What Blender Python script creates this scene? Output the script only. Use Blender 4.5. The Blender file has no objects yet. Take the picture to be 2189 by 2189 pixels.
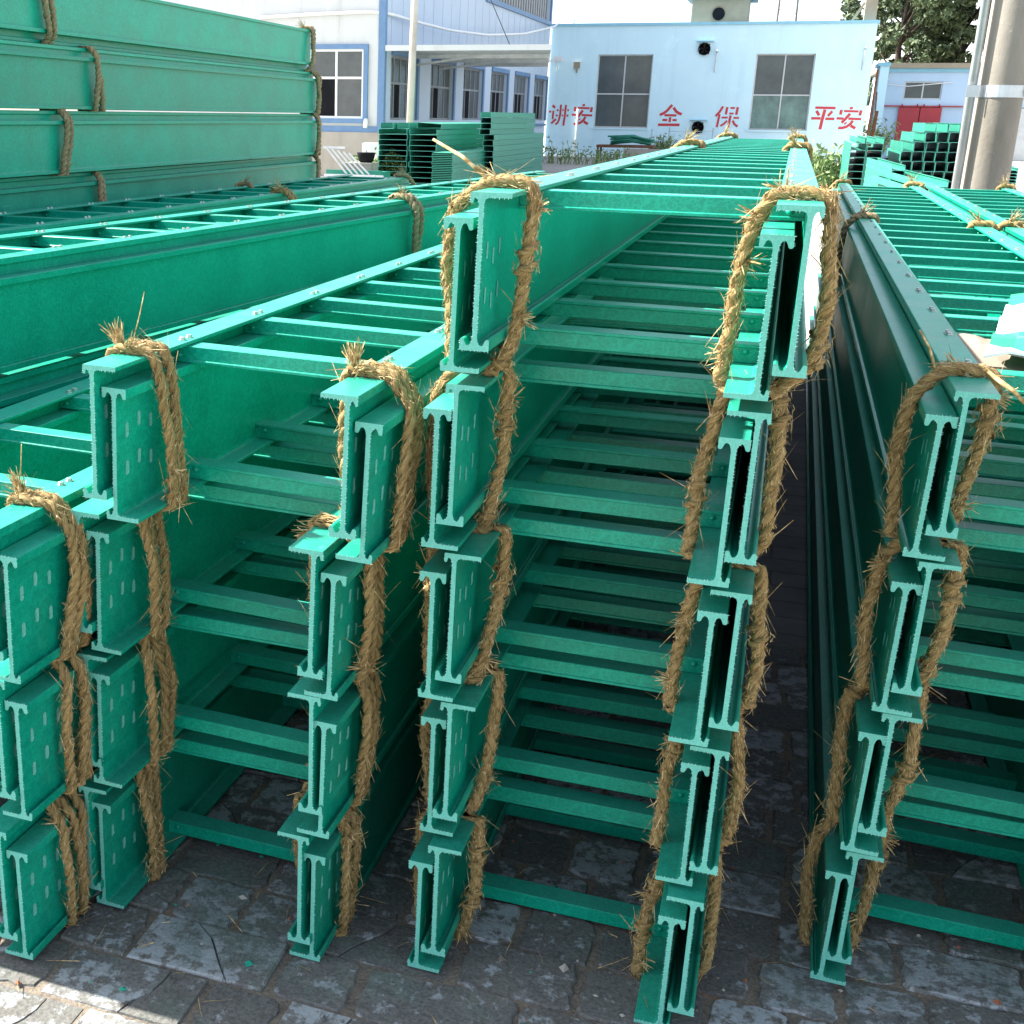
import bpy, math, random
import numpy as np
from mathutils import Vector, Matrix, Euler
R = math.radians
random.seed(7); rng = np.random.default_rng(11)
sc = bpy.context.scene
COL = sc.collection

# ------------------------------------------------------------------ camera, sky, sun, exposure
cam_d = bpy.data.cameras.new('camera'); cam = bpy.data.objects.new('camera', cam_d); COL.objects.link(cam)
CR = ((0.9414918, -0.3163997, -0.1161223), (0.3367989, 0.8961414, 0.2889586), (0.0126356, -0.3111620, 0.9502729))
cam.matrix_world = Matrix(((CR[0][0], CR[0][2], -CR[0][1], 0.1663), (CR[1][0], CR[1][2], -CR[1][1], -1.5327),
                           (CR[2][0], CR[2][2], -CR[2][1], 1.3212), (0, 0, 0, 1)))
cam_d.sensor_width = 36; cam_d.lens = 2594.0 / 2189 * 36; cam_d.shift_x = 365 / 2189
cam_d.clip_start = 0.05; cam_d.clip_end = 1000
sc.camera = cam
SUN = Vector((-1.0, 0.02, 0.95)).normalized()
world = bpy.data.worlds.new('World'); sc.world = world; world.use_nodes = True
wn = world.node_tree; wn.nodes.clear()
sky = wn.nodes.new('ShaderNodeTexSky'); sky.sky_type = 'NISHITA'; sky.sun_disc = False
sky.sun_elevation = math.asin(SUN.z); sky.sun_rotation = math.atan2(SUN.x, SUN.y)
sky.air_density = 1.0; sky.dust_density = 1.2; sky.ozone_density = 1.0
bg = wn.nodes.new('ShaderNodeBackground'); bg.inputs['Strength'].default_value = 0.10
wo = wn.nodes.new('ShaderNodeOutputWorld')
hz = wn.nodes.new('ShaderNodeHueSaturation'); hz.inputs['Saturation'].default_value = 0.60; hz.inputs['Value'].default_value = 1.15
wn.links.new(sky.outputs[0], hz.inputs['Color']); wn.links.new(hz.outputs[0], bg.inputs['Color']); wn.links.new(bg.outputs[0], wo.inputs['Surface'])
sun_d = bpy.data.lights.new('sun', 'SUN'); sun_d.energy = 5.0; sun_d.angle = R(0.6); sun_d.color = (1.0, 0.96, 0.88)
sun = bpy.data.objects.new('sun', sun_d); COL.objects.link(sun)
sun.rotation_euler = SUN.to_track_quat('Z', 'Y').to_euler()
vs = sc.view_settings
vs.view_transform = 'Standard'; vs.look = 'None'; vs.gamma = 1.0; vs.use_curve_mapping = False; vs.exposure = 1.98
sc.cycles.max_bounces = 6; sc.cycles.diffuse_bounces = 2; sc.cycles.glossy_bounces = 3; sc.cycles.transmission_bounces = 2

# ------------------------------------------------------------------ helpers
def tag(o, label=None, cat=None, group=None, kind=None):
    if label: o['label'] = label
    if cat: o['category'] = cat
    if group: o['group'] = group
    if kind: o['kind'] = kind
    return o

def empty(name, loc=(0, 0, 0), rot=(0, 0, 0), parent=None):
    o = bpy.data.objects.new(name, None); COL.objects.link(o)
    o.location = loc; o.rotation_euler = rot; o.empty_display_size = 0.05
    if parent: o.parent = parent
    return o

def link(name, mesh, parent=None, loc=(0, 0, 0), rot=(0, 0, 0)):
    o = bpy.data.objects.new(name, mesh); COL.objects.link(o)
    o.location = loc; o.rotation_euler = rot
    if parent: o.parent = parent
    return o

class MB:
    def __init__(s): s.v = []; s.f = []; s.m = []; s.uv = {}; s.sm = []
    def add(s, vs, fs, mat=0, smooth=False, uvs=None):
        b = len(s.v); s.v += [tuple(p) for p in vs]
        for i, f in enumerate(fs):
            s.f.append(tuple(b + k for k in f)); s.m.append(mat); s.sm.append(smooth)
            if uvs is not None: s.uv[len(s.f) - 1] = uvs[i]
        return s
    def box(s, x0, x1, y0, y1, z0, z1, mat=0):
        return s.add([(x0, y0, z0), (x1, y0, z0), (x1, y1, z0), (x0, y1, z0), (x0, y0, z1), (x1, y0, z1), (x1, y1, z1), (x0, y1, z1)],
                     [(0, 3, 2, 1), (4, 5, 6, 7), (0, 1, 5, 4), (1, 2, 6, 5), (2, 3, 7, 6), (3, 0, 4, 7)], mat)
    def bar(s, a, b, w, h=None, mat=0):
        a = Vector(a); b = Vector(b); d = (b - a).normalized(); h = h or w
        u = d.cross(Vector((0, 0, 1)));  u = u.normalized() if u.length > 1e-4 else Vector((1, 0, 0))
        n = u.cross(d).normalized(); vs = []
        for p in (a, b):
            for su, sn in ((-1, -1), (1, -1), (1, 1), (-1, 1)): vs.append(p + u * su * w / 2 + n * sn * h / 2)
        return s.add(vs, [(0, 1, 2, 3), (7, 6, 5, 4), (0, 4, 5, 1), (1, 5, 6, 2), (2, 6, 7, 3), (3, 7, 4, 0)], mat)
    def prism(s, prof, a0, a1, axis='y', mat=0, capmat=None, smooth=False):
        # prof in the plane across the axis: y -> (x, z); x -> (y, z); z -> (x, y)
        n = len(prof)
        def P(p, a): return (p[0], a, p[1]) if axis == 'y' else ((a, p[0], p[1]) if axis == 'x' else (p[0], p[1], a))
        vs = [P(p, a0) for p in prof] + [P(p, a1) for p in prof]
        b = len(s.v); s.v += vs
        for i in range(n):
            j = (i + 1) % n; s.f.append((b + i, b + j, b + n + j, b + n + i)); s.m.append(mat); s.sm.append(smooth)
        cm = mat if capmat is None else capmat
        s.f.append(tuple(b + i for i in reversed(range(n)))); s.m.append(cm); s.sm.append(False)
        s.f.append(tuple(b + n + i for i in range(n))); s.m.append(cm); s.sm.append(False)
        return s
    def tube(s, pts, r, k=8, mat=0, smooth=True, caps=True):
        pts = np.array(pts, float); n = len(pts); rr = np.full(n, r) if np.isscalar(r) else np.array(r)
        N, B = frames(pts); an = np.arange(k) / k * 2 * math.pi
        vs = (pts[:, None] + rr[:, None, None] * (np.cos(an)[None, :, None] * N[:, None] + np.sin(an)[None, :, None] * B[:, None])).reshape(-1, 3)
        fs = [(i * k + j, i * k + (j + 1) % k, (i + 1) * k + (j + 1) % k, (i + 1) * k + j) for i in range(n - 1) for j in range(k)]
        s.add(vs.tolist(), fs, mat, smooth)
        if caps: 
            b = len(s.v) - n * k
            s.f += [tuple(b + j for j in reversed(range(k))), tuple(b + (n - 1) * k + j for j in range(k))]; s.m += [mat, mat]; s.sm += [False, False]
        return s
    def mesh(s, name, mats):
        me = bpy.data.meshes.new(name); me.from_pydata(s.v, [], s.f)
        for m in (mats if isinstance(mats, (list, tuple)) else [mats]): me.materials.append(m)
        me.polygons.foreach_set('material_index', s.m); me.polygons.foreach_set('use_smooth', s.sm)
        if s.uv:
            ul = me.uv_layers.new(name='UVMap'); d = ul.data
            for p in me.polygons:
                u = s.uv.get(p.index)
                if u:
                    for li, c in zip(p.loop_indices, u): d[li].uv = c
        me.update(); return me
    def build(s, name, mats, parent=None, loc=(0, 0, 0), rot=(0, 0, 0)):
        return link(name, s.mesh(name, mats), parent, loc, rot)

def frames(p):
    t = np.gradient(p, axis=0); t /= np.linalg.norm(t, axis=1)[:, None] + 1e-12
    n0 = np.cross(t[0], (0, 0, 1.0));  n0 = n0 if np.linalg.norm(n0) > 1e-3 else np.array((1.0, 0, 0))
    N = np.zeros_like(p); n = n0 / np.linalg.norm(n0)
    for i in range(len(p)):
        n = n - t[i] * (n @ t[i]); n = n / (np.linalg.norm(n) + 1e-12); N[i] = n
    return N, np.cross(t, N)

def resample(p, ds):
    p = np.array(p, float); L = np.r_[0, np.cumsum(np.linalg.norm(np.diff(p, axis=0), axis=1))]
    n = max(4, int(L[-1] / ds)); q = np.linspace(0, L[-1], n)
    return np.stack([np.interp(q, L, p[:, i]) for i in range(3)], 1)

def smooth(p, k=2):
    for _ in range(k):
        q = p.copy(); q[1:-1] = (p[:-2] + 2 * p[1:-1] + p[2:]) / 4; p = q
    return p

# ------------------------------------------------------------------ materials
def mat(name, rough=0.6, spec=0.5, metal=0.0):
    m = bpy.data.materials.new(name); m.use_nodes = True; nt = m.node_tree
    b = nt.nodes['Principled BSDF']; b.inputs['Roughness'].default_value = rough
    b.inputs['Specular IOR Level'].default_value = spec; b.inputs['Metallic'].default_value = metal
    return m, nt, b
def N(nt, t, **kw):
    n = nt.nodes.new(t)
    for k, v in kw.items():
        if k in n.inputs: n.inputs[k].default_value = v
        else: setattr(n, k, v)
    return n
def noise(nt, scale, detail=4, rough=0.6, vec=None):
    n = N(nt, 'ShaderNodeTexNoise', Scale=scale, Detail=detail, Roughness=rough)
    if vec is not None: nt.links.new(vec, n.inputs['Vector'])
    return n.outputs['Fac']
def ramp(nt, fac, stops):
    r = nt.nodes.new('ShaderNodeValToRGB'); e = r.color_ramp.elements
    while len(e) < len(stops): e.new(0.5)
    for el, (p, c) in zip(e, stops): el.position = p; el.color = (*c, 1)
    nt.links.new(fac, r.inputs['Fac']); return r.outputs['Color']
def mix(nt, fac, a, b, mode='MIX'):
    n = nt.nodes.new('ShaderNodeMix'); n.data_type = 'RGBA'; n.blend_type = mode
    for sock, v in ((n.inputs[0], fac), (n.inputs[6], a), (n.inputs[7], b)):
        if hasattr(v, 'is_linked'): nt.links.new(v, sock)
        elif isinstance(v, (int, float)): sock.default_value = v
        else: sock.default_value = (*v, 1)
    return n.outputs[2]
def mapping(nt, vec, scale=(1, 1, 1), rot=(0, 0, 0)):
    m = nt.nodes.new('ShaderNodeMapping'); m.inputs['Scale'].default_value = scale; m.inputs['Rotation'].default_value = rot
    nt.links.new(vec, m.inputs['Vector']); return m.outputs['Vector']
def bump(nt, b, h, strength=0.3, dist=0.002):
    n = N(nt, 'ShaderNodeBump', Strength=strength, Distance=dist); nt.links.new(h, n.inputs['Height']); nt.links.new(n.outputs[0], b.inputs['Normal'])
def coords(nt): return nt.nodes.new('ShaderNodeTexCoord').outputs['Object']
def simple(name, c1, c2=None, scale=8, rough=0.6, spec=0.5, metal=0.0, bmp=0.0, detail=4):
    m, nt, b = mat(name, rough, spec, metal); v = coords(nt)
    f = noise(nt, scale, detail, 0.65, v)
    c2 = c2 or tuple(x * 0.8 for x in c1)
    nt.links.new(ramp(nt, f, [(0.3, c2), (0.7, c1)]), b.inputs['Base Color'])
    if bmp: bump(nt, b, f, bmp, 0.01)
    return m

def make_frp(name, lo, hi, rough=0.32, coat=0.0):
    m, nt, b = mat(name, rough, 0.28); v = coords(nt)
    fib = None
    for sc_, off in ((70, 0.3), (115, 1.7), (46, 2.9)):
        n0 = noise(nt, sc_, 1.5, 0.5, mapping(nt, v, (1, 1, 1), (off, off * 2, off)))
        d = N(nt, 'ShaderNodeMath', operation='SUBTRACT'); nt.links.new(n0, d.inputs[0]); d.inputs[1].default_value = 0.5
        ab = N(nt, 'ShaderNodeMath', operation='ABSOLUTE'); nt.links.new(d.outputs[0], ab.inputs[0])
        mp = N(nt, 'ShaderNodeMapRange'); mp.inputs['From Min'].default_value = 0.0; mp.inputs['From Max'].default_value = 0.035; mp.inputs['To Min'].default_value = 1; mp.inputs['To Max'].default_value = 0
        nt.links.new(ab.outputs[0], mp.inputs['Value']); f = mp.outputs[0]
        if fib is None: fib = f
        else:
            n = N(nt, 'ShaderNodeMath', operation='MAXIMUM'); nt.links.new(fib, n.inputs[0]); nt.links.new(f, n.inputs[1]); fib = n.outputs[0]
    big = noise(nt, 5, 3, 0.6, v)
    oi = nt.nodes.new('ShaderNodeObjectInfo')
    base = ramp(nt, fib, [(0.0, tuple(x * .55 + y * .45 for x, y in zip(lo, hi))), (0.55, hi), (1.0, (hi[0] * 1.1 + .012, hi[1] * 1.12, hi[2] * 1.12))])
    base = mix(nt, 0.35, base, ramp(nt, big, [(0.3, tuple(x * 0.6 for x in lo)), (0.7, hi)]))
    hs = N(nt, 'ShaderNodeHueSaturation'); mr = N(nt, 'ShaderNodeMapRange'); mr.inputs['To Min'].default_value = 0.86; mr.inputs['To Max'].default_value = 1.12
    nt.links.new(oi.outputs['Random'], mr.inputs['Value']); nt.links.new(mr.outputs[0], hs.inputs['Value']); nt.links.new(base, hs.inputs['Color'])
    # patchy yard dust on up-facing faces, also painting their sunlit paleness into the colour
    ge = nt.nodes.new('ShaderNodeNewGeometry'); sp = nt.nodes.new('ShaderNodeSeparateXYZ'); nt.links.new(ge.outputs['Normal'], sp.inputs[0])
    up = N(nt, 'ShaderNodeMapRange'); up.inputs['From Min'].default_value = 0.6; up.inputs['From Max'].default_value = 0.95; up.inputs['To Max'].default_value = 0.34
    nt.links.new(sp.outputs['Z'], up.inputs['Value'])
    dn = noise(nt, 9, 5, 0.7, v); dm = N(nt, 'ShaderNodeMapRange'); dm.inputs['From Min'].default_value = 0.25; dm.inputs['From Max'].default_value = 0.68
    nt.links.new(dn, dm.inputs['Value']); mu = N(nt, 'ShaderNodeMath', operation='MULTIPLY'); nt.links.new(up.outputs[0], mu.inputs[0]); nt.links.new(dm.outputs[0], mu.inputs[1])
    # grime streaks and pale scuffs, different on every piece
    of = N(nt, 'ShaderNodeVectorMath', operation='MULTIPLY_ADD'); nt.links.new(oi.outputs['Random'], of.inputs[0]); of.inputs[1].default_value = (31, 17, 53); nt.links.new(v, of.inputs[2])
    gm = N(nt, 'ShaderNodeMapRange'); gm.inputs['From Min'].default_value = 0.50; gm.inputs['From Max'].default_value = 0.78; gm.inputs['To Max'].default_value = 0.2
    nt.links.new(noise(nt, 3.2, 7, 0.72, mapping(nt, of.outputs[0], (1.6, .5, 2.4))), gm.inputs['Value'])
    sf = N(nt, 'ShaderNodeMapRange'); sf.inputs['From Min'].default_value = 0.66; sf.inputs['From Max'].default_value = 0.72; sf.inputs['To Max'].default_value = 0.55
    nt.links.new(noise(nt, 1.0, 6, 0.7, mapping(nt, of.outputs[0], (26, 7, 60), (.25, .1, .3))), sf.inputs['Value'])
    worn = mix(nt, sf.outputs[0], mix(nt, gm.outputs[0], hs.outputs[0], (0.008, 0.10, 0.072)), (0.08, 0.38, 0.30))
    nt.links.new(mix(nt, mu.outputs[0], worn, (0.10, 0.33, 0.265)), b.inputs['Base Color'])
    rr = N(nt, 'ShaderNodeMapRange'); rr.inputs['To Min'].default_value = rough - 0.1; rr.inputs['To Max'].default_value = rough + 0.14
    nt.links.new(big, rr.inputs['Value']); nt.links.new(rr.outputs[0], b.inputs['Roughness'])
    bump(nt, b, fib, 0.05, 0.0006)
    b.inputs['Coat Weight'].default_value = coat; b.inputs['Coat Roughness'].default_value = 0.14
    return m
FRP = make_frp('green_fibreglass', (0.0002, 0.180, 0.112), (0.0010, 0.325, 0.212))
FRP_TRAY = make_frp('pale_green_fibreglass', (0.012, 0.165, 0.11), (0.03, 0.25, 0.175), 0.5, 0.1)
CUT = simple('sawn_fibreglass_end', (0.15, 0.47, 0.39), (0.085, 0.34, 0.275), 260, 0.85, 0.2)
FRAY = simple('glass_fibre_fray', (0.45, 0.76, 0.70), (0.26, 0.60, 0.54), 90, 0.8, 0.2)
STEEL = simple('zinc_bolt', (0.62, 0.62, 0.60), (0.35, 0.35, 0.34), 60, 0.35, 0.5, 0.9)

def make_straw(name, dark, mid, light):
    m, nt, b = mat(name, 0.75, 0.25)
    uv = nt.nodes.new('ShaderNodeTexCoord').outputs['UV']; v = coords(nt)
    f = noise(nt, 1.0, 3, 0.6, mapping(nt, uv, (1.6, 26, 1)))
    c = ramp(nt, f, [(0.34, dark), (0.47, mid), (0.62, light)])  # straw tones; darkest and palest streaks also paint shaded gaps and highlights
    g = noise(nt, 14, 3, 0.6, v)
    c = mix(nt, 0.32, c, ramp(nt, g, [(0.3, dark), (0.5, mid), (0.72, light)]))
    nt.links.new(c, b.inputs['Base Color']); bump(nt, b, f, 0.9, 0.002)
    return m
STRAW = make_straw('straw_rope', (0.06, 0.036, 0.013), (0.26, 0.168, 0.064), (0.48, 0.34, 0.155))
STRAW_OLD = make_straw('weathered_straw_rope', (0.10, 0.07, 0.035), (0.26, 0.19, 0.10), (0.40, 0.31, 0.18))
def make_fibre(name, a, b_, c):
    m, nt, b = mat(name, 0.7, 0.3); v = coords(nt)
    f = noise(nt, 120, 1, 0.5, v); nt.links.new(ramp(nt, f, [(0.3, a), (0.5, b_), (0.7, c)]), b.inputs['Base Color']); return m
FIBRE = make_fibre('loose_straw', (0.20, 0.125, 0.045), (0.40, 0.275, 0.12), (0.62, 0.48, 0.27))
FIBRE_OLD = make_fibre('weathered_loose_straw', (0.22, 0.15, 0.07), (0.36, 0.27, 0.15), (0.5, 0.4, 0.25))

# ------------------------------------------------------------------ ground
def make_ground():
    m, nt, b = mat('yard_concrete', 0.9, 0.2); v = coords(nt)
    f = noise(nt, 0.6, 8, 0.62, v); g = noise(nt, 14, 6, 0.7, v)
    c = ramp(nt, f, [(0.3, (0.30, 0.27, 0.23)), (0.5, (0.40, 0.37, 0.32)), (0.7, (0.50, 0.46, 0.40))])
    c = mix(nt, 0.5, c, ramp(nt, g, [(0.3, (0.22, 0.20, 0.17)), (0.65, (0.46, 0.43, 0.38))]))
    nt.links.new(c, b.inputs['Base Color']); bump(nt, b, g, 0.4, 0.01); return m
def make_soil():
    m, nt, b = mat('joint_grit', 0.95, 0.15); v = coords(nt)
    f = noise(nt, 9, 8, 0.7, v); g = noise(nt, 160, 3, 0.7, v)
    c = ramp(nt, f, [(0.32, (0.075, 0.062, 0.05)), (0.48, (0.15, 0.125, 0.10)), (0.58, (0.20, 0.165, 0.12)), (0.70, (0.28, 0.115, 0.065))])
    c = mix(nt, 0.35, c, ramp(nt, g, [(0.35, (0.06, 0.05, 0.04)), (0.65, (0.30, 0.26, 0.22))]))
    nt.links.new(c, b.inputs['Base Color']); bump(nt, b, g, 0.7, 0.004); return m
def make_paver():
    m, nt, b = mat('worn_paving_stone', 0.85, 0.25); ge = nt.nodes.new('ShaderNodeNewGeometry').outputs['Position']
    oi = nt.nodes.new('ShaderNodeObjectInfo').outputs['Random']
    f = noise(nt, 7, 10, 0.68, ge); g = noise(nt, 30, 8, 0.72, ge); h = noise(nt, 150, 3, 0.7, ge)
    base = ramp(nt, oi, [(0.0, (0.07, 0.066, 0.058)), (0.3, (0.115, 0.115, 0.105)), (0.55, (0.085, 0.08, 0.066)), (0.8, (0.18, 0.185, 0.182)), (1.0, (0.12, 0.095, 0.07))])
    c = mix(nt, 0.55, base, ramp(nt, f, [(0.3, (0.06, 0.055, 0.05)), (0.55, (0.11, 0.106, 0.094)), (0.75, (0.20, 0.165, 0.12))]))
    a = N(nt, 'ShaderNodeMath', operation='MULTIPLY_ADD'); nt.links.new(oi, a.inputs[0]); a.inputs[1].default_value = 0.18
    nt.links.new(g, a.inputs[2])
    pale = N(nt, 'ShaderNodeMapRange'); pale.inputs['From Min'].default_value = 0.605; pale.inputs['From Max'].default_value = 0.68; nt.links.new(a.outputs[0], pale.inputs['Value'])
    c = mix(nt, pale.outputs[0], c, (0.33, 0.36, 0.37))
    e = noise(nt, 4.5, 8, 0.7, mapping(nt, ge, (1, 1, 1), (0.3, 0.5, 1.0))); gr = N(nt, 'ShaderNodeMapRange'); gr.inputs['From Min'].default_value = 0.50; gr.inputs['From Max'].default_value = 0.62; gr.inputs['To Max'].default_value = 0.6
    nt.links.new(e, gr.inputs['Value']); c = mix(nt, gr.outputs[0], c, (0.075, 0.135, 0.11))
    k = noise(nt, 22, 6, 0.75, mapping(nt, ge, (1, 1, 1), (1.3, 0.2, 0.4))); dk = N(nt, 'ShaderNodeMapRange'); dk.inputs['From Min'].default_value = 0.60; dk.inputs['From Max'].default_value = 0.66
    nt.links.new(k, dk.inputs['Value']); c = mix(nt, dk.outputs[0], c, (0.05, 0.045, 0.042))
    c = mix(nt, 0.25, c, ramp(nt, h, [(0.35, (0.05, 0.05, 0.05)), (0.65, (0.32, 0.31, 0.30))]))
    nt.links.new(c, b.inputs['Base Color'])
    ad = N(nt, 'ShaderNodeMath', operation='ADD'); nt.links.new(g, ad.inputs[0]); nt.links.new(h, ad.inputs[1]); bump(nt, b, ad.outputs[0], 0.5, 0.004)
    return m
def make_far_paving():
    m, nt, b = mat('brick_paving', 0.9, 0.2); v = coords(nt)
    br = nt.nodes.new('ShaderNodeTexBrick'); nt.links.new(v, br.inputs['Vector'])
    for k, x in (('Scale', 1.0), ('Brick Width', 0.25), ('Row Height', 0.125), ('Mortar Size', 0.006)): br.inputs[k].default_value = x
    br.inputs['Color1'].default_value = (0.12, 0.12, 0.115, 1); br.inputs['Color2'].default_value = (0.17, 0.165, 0.155, 1); br.inputs['Mortar'].default_value = (0.06, 0.05, 0.04, 1)
    f = noise(nt, 3, 8, 0.7, v)
    nt.links.new(mix(nt, 0.55, br.outputs['Color'], ramp(nt, f, [(0.3, (0.07, 0.065, 0.06)), (0.7, (0.24, 0.235, 0.225))])), b.inputs['Base Color'])
    bump(nt, b, br.outputs['Fac'], -0.6, 0.006); return m
GROUND = make_ground(); SOIL = make_soil(); PAVER = make_paver()
g = MB(); g.add([(-150, -30, -0.03), (150, -30, -0.03), (150, 330, -0.03), (-150, 330, -0.03)], [(0, 1, 2, 3)])
tag(g.build('ground', GROUND), 'pale concrete yard ground reaching past the buildings', 'ground', kind='structure')
g = MB(); g.add([(-3.6, 1.66, -0.012), (2.6, 1.66, -0.012), (2.6, 6.6, -0.012), (-3.6, 6.6, -0.012)], [(0, 1, 2, 3)])
tag(g.build('brick_pavement', make_far_paving()), 'dark brick paving under the far ends of the stacks', 'pavement', kind='structure')
pav = MB(); pav.add([(-2.2, -1.2, -0.0075), (1.8, -1.2, -0.0075), (1.8, 1.66, -0.0075), (-2.2, 1.66, -0.0075)], [(0, 1, 2, 3)])
pav = pav.build('pavement', SOIL); tag(pav, 'broken grey stone paving with gritty joints under the front stacks', 'pavement', kind='structure')
def paver_mesh(w, d, seed):
    r = random.Random(seed); pts = []
    n = 7
    corners = [(-w / 2, -d / 2), (w / 2, -d / 2), (w / 2, d / 2), (-w / 2, d / 2)]
    for i in range(4):
        a = corners[i]; b = corners[(i + 1) % 4]
        for k in range(n):
            t = k / n; j = 0.0042
            x = a[0] + (b[0] - a[0]) * t + r.uniform(-j, j); y = a[1] + (b[1] - a[1]) * t + r.uniform(-j, j)
            if k == 0: x *= 1 - r.uniform(0.01, 0.11); y *= 1 - r.uniform(0.01, 0.11)
            pts.append((x, y))
    m = MB(); k = len(pts)
    rings = [[(x, y, -0.03) for x, y in pts], [(x, y, -0.005 + r.uniform(-.002, .001)) for x, y in pts], [(x * 0.955, y * 0.955, r.uniform(-0.0008, 0.0006)) for x, y in pts]]
    vs = sum(rings, []) + [(0, 0, 0.0004)]
    fs = []
    for a in (0, 1): fs += [(a * k + i, a * k + (i + 1) % k, (a + 1) * k + (i + 1) % k, (a + 1) * k + i) for i in range(k)]
    fs += [(2 * k + i, 2 * k + (i + 1) % k, 3 * k) for i in range(k)]
    m.add(vs, fs); return m.mesh('paving_stone', PAVER)
def half_paver(w, d, seed):   # a stone cracked in two: two meshes
    r = random.Random(seed); c0 = r.uniform(-.25, .25) * w; c1 = r.uniform(-.25, .25) * w; out = []
    zig = [(c0 + (c1 - c0) * t + r.uniform(-.012, .012), -d / 2 + d * t) for t in (0, .25, .5, .75, 1)]
    A = [(-w / 2, -d / 2)] + [(x - .0010, y) for x, y in zig] + [(-w / 2, d / 2)]
    B = [(x + .0025, y) for x, y in zig[::-1]] + [(w / 2, -d / 2), (w / 2, d / 2)]
    B = [(w / 2, -d / 2), (w / 2, d / 2)] + [(x + .0010, y) for x, y in zig[::-1]]
    for P in (A, B):
        P = [(x + r.uniform(-.0006, .0006), y + r.uniform(-.0006, .0006)) for x, y in P]; k = len(P)
        cx = sum(p[0] for p in P) / k; cy = sum(p[1] for p in P) / k; m = MB()
        vs = [(x, y, -.03) for x, y in P] + [(x, y, -.005) for x, y in P] + [(cx + (x - cx) * .965, cy + (y - cy) * .965, r.uniform(-.001, .0005)) for x, y in P]
        fs = []
        for a in (0, 1): fs += [(a * k + i, a * k + (i + 1) % k, (a + 1) * k + (i + 1) % k, (a + 1) * k + i) for i in range(k)]
        fs.append(tuple(2 * k + i for i in range(k)))
        m.add(vs, fs); out.append(m.mesh('paving_stone', PAVER))
    return out
PW = {w: [paver_mesh(w - 0.007, 0.116, 100 * i + int(w * 1000)) for i in range(6)] for w in (0.125, 0.19, 0.25)}
PH = [half_paver(0.243, 0.116, 900 + i) for i in range(5)]
npav = 0; prng = random.Random(5); row = 0; y = -0.56
while y < 1.62:
    x = -1.42 + prng.uniform(0, 0.12); x1 = 1.05 if y < 1.1 else 0.75
    if y > 0.75: x = -0.95 + prng.uniform(0, .12)
    yy = y + 0.0615
    while x < x1:
        w = prng.choice((0.125, 0.125, 0.125, 0.19, 0.25, 0.25)); z = prng.uniform(-0.0045, 0.0) ; rz = prng.uniform(-0.018, 0.018)
        tilt = (prng.uniform(-.02, .02), prng.uniform(-.02, .02), rz)
        if w == 0.25 and prng.random() < 0.6:
            for me in prng.choice(PH): link('paving_stone', me, pav, (x + w / 2, yy, z + prng.uniform(-.002, .001)), tilt); npav += 1
        else:
            link('paving_stone', prng.choice(PW[w]), pav, (x + w / 2, yy, z), (tilt[0], tilt[1], rz + (math.pi if prng.random() < .5 else 0))); npav += 1
        x += w + prng.uniform(0, 0.008)
    y += 0.1225; row += 1

# ------------------------------------------------------------------ ladder trays
H = 0.2; TW = 0.0032; WH = 0.0147; WI = 0.0384; W2 = 0.0195; FT = 0.0062
def rail_profile():
    t = TW; p = []
    p += [(-WH + .001, 0), (WI - .001, 0), (WI, -.001), (WI, -FT + .0008), (WI - .001, -FT), (t + .006, -FT - .0004), (t + .0018, -FT - .0022), (t, -FT - .0065)]
    lo = -H
    p += [(t, lo + .0185), (t + .0008, lo + .0120), (t + .0032, lo + .0078), (t + .0065, lo + .0066), (.0115, lo + .0080), (.0132, lo + .0115), (.0142, lo + .0145), (.0165, lo + .0155), (W2 - .0006, lo + .0148), (W2, lo + .0135), (W2, lo + .001), (W2 - .001, lo)]
    p += [(-x, z) for x, z in [(W2 - .001, lo), (W2, lo + .001), (W2, lo + .0135), (W2 - .0006, lo + .0148), (.0165, lo + .0155), (.0142, lo + .0145), (.0132, lo + .0115), (.0115, lo + .0080), (t + .0065, lo + .0066), (t + .0032, lo + .0078), (t + .0008, lo + .0120), (t, lo + .0185)]]
    p += [(-t, -.0175), (-t - .0008, -.0118), (-t - .003, -.0078), (-t - .0055, -.0068), (-.0098, -.0085), (-.0108, -.0125), (-.0118, -.0142), (-WH + .0006, -.0132), (-WH, -.012), (-WH, -.001)]
    return p
PROF = rail_profile()
RAILS = {}
def rail_mesh(side, L):
    k = (side, L)
    if k not in RAILS:
        pr = PROF[::-1] if side > 0 else [(-x, z) for x, z in PROF]
        RAILS[k] = MB().prism(pr, 0, L, 'y', 0, 1).mesh('side_rail', [FRP, CUT])
    return RAILS[k]
def rung_profile():
    return [(-.018, 0), (.018, 0), (.019, -.001), (.019, -.0255), (.018, -.0265), (-.0205, -.0265), (-.0212, -.0258), (-.0212, -.0225), (-.0205, -.0218), (-.0190, -.0210), (-.0190, -.001)]
RUNGS = {}
def rung_mesh(W):
    k = round(W, 4)
    if k not in RUNGS:
        m = MB().prism(rung_profile()[::-1], -W / 2 + TW + .0005, W / 2 - TW - .0005, 'x', 0)
        for sx in (-1, 1):   # green painted rivet heads beside each end
            c = (sx * (W / 2 - .022), -.019, -.0155)
            ring = [(c[0] + .0055 * math.cos(a), c[1] - .0002, c[2] + .0045 * math.sin(a)) for a in [i * math.pi / 4 for i in range(8)]]
            r2 = [(c[0] + .0032 * math.cos(a), c[1] - .0042, c[2] + .0028 * math.sin(a)) for a in [i * math.pi / 4 for i in range(8)]]
            m.add(ring + r2, [(i, (i + 1) % 8, 8 + (i + 1) % 8, 8 + i) for i in range(8)] + [tuple(range(8, 16))], 0, True)
        RUNGS[k] = m.mesh('rung', FRP)
    return RUNGS[k]
bm_ = MB(); hx = [(.0048 * math.cos(a), .0048 * math.sin(a)) for a in [i * math.pi / 3 for i in range(6)]]
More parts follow.
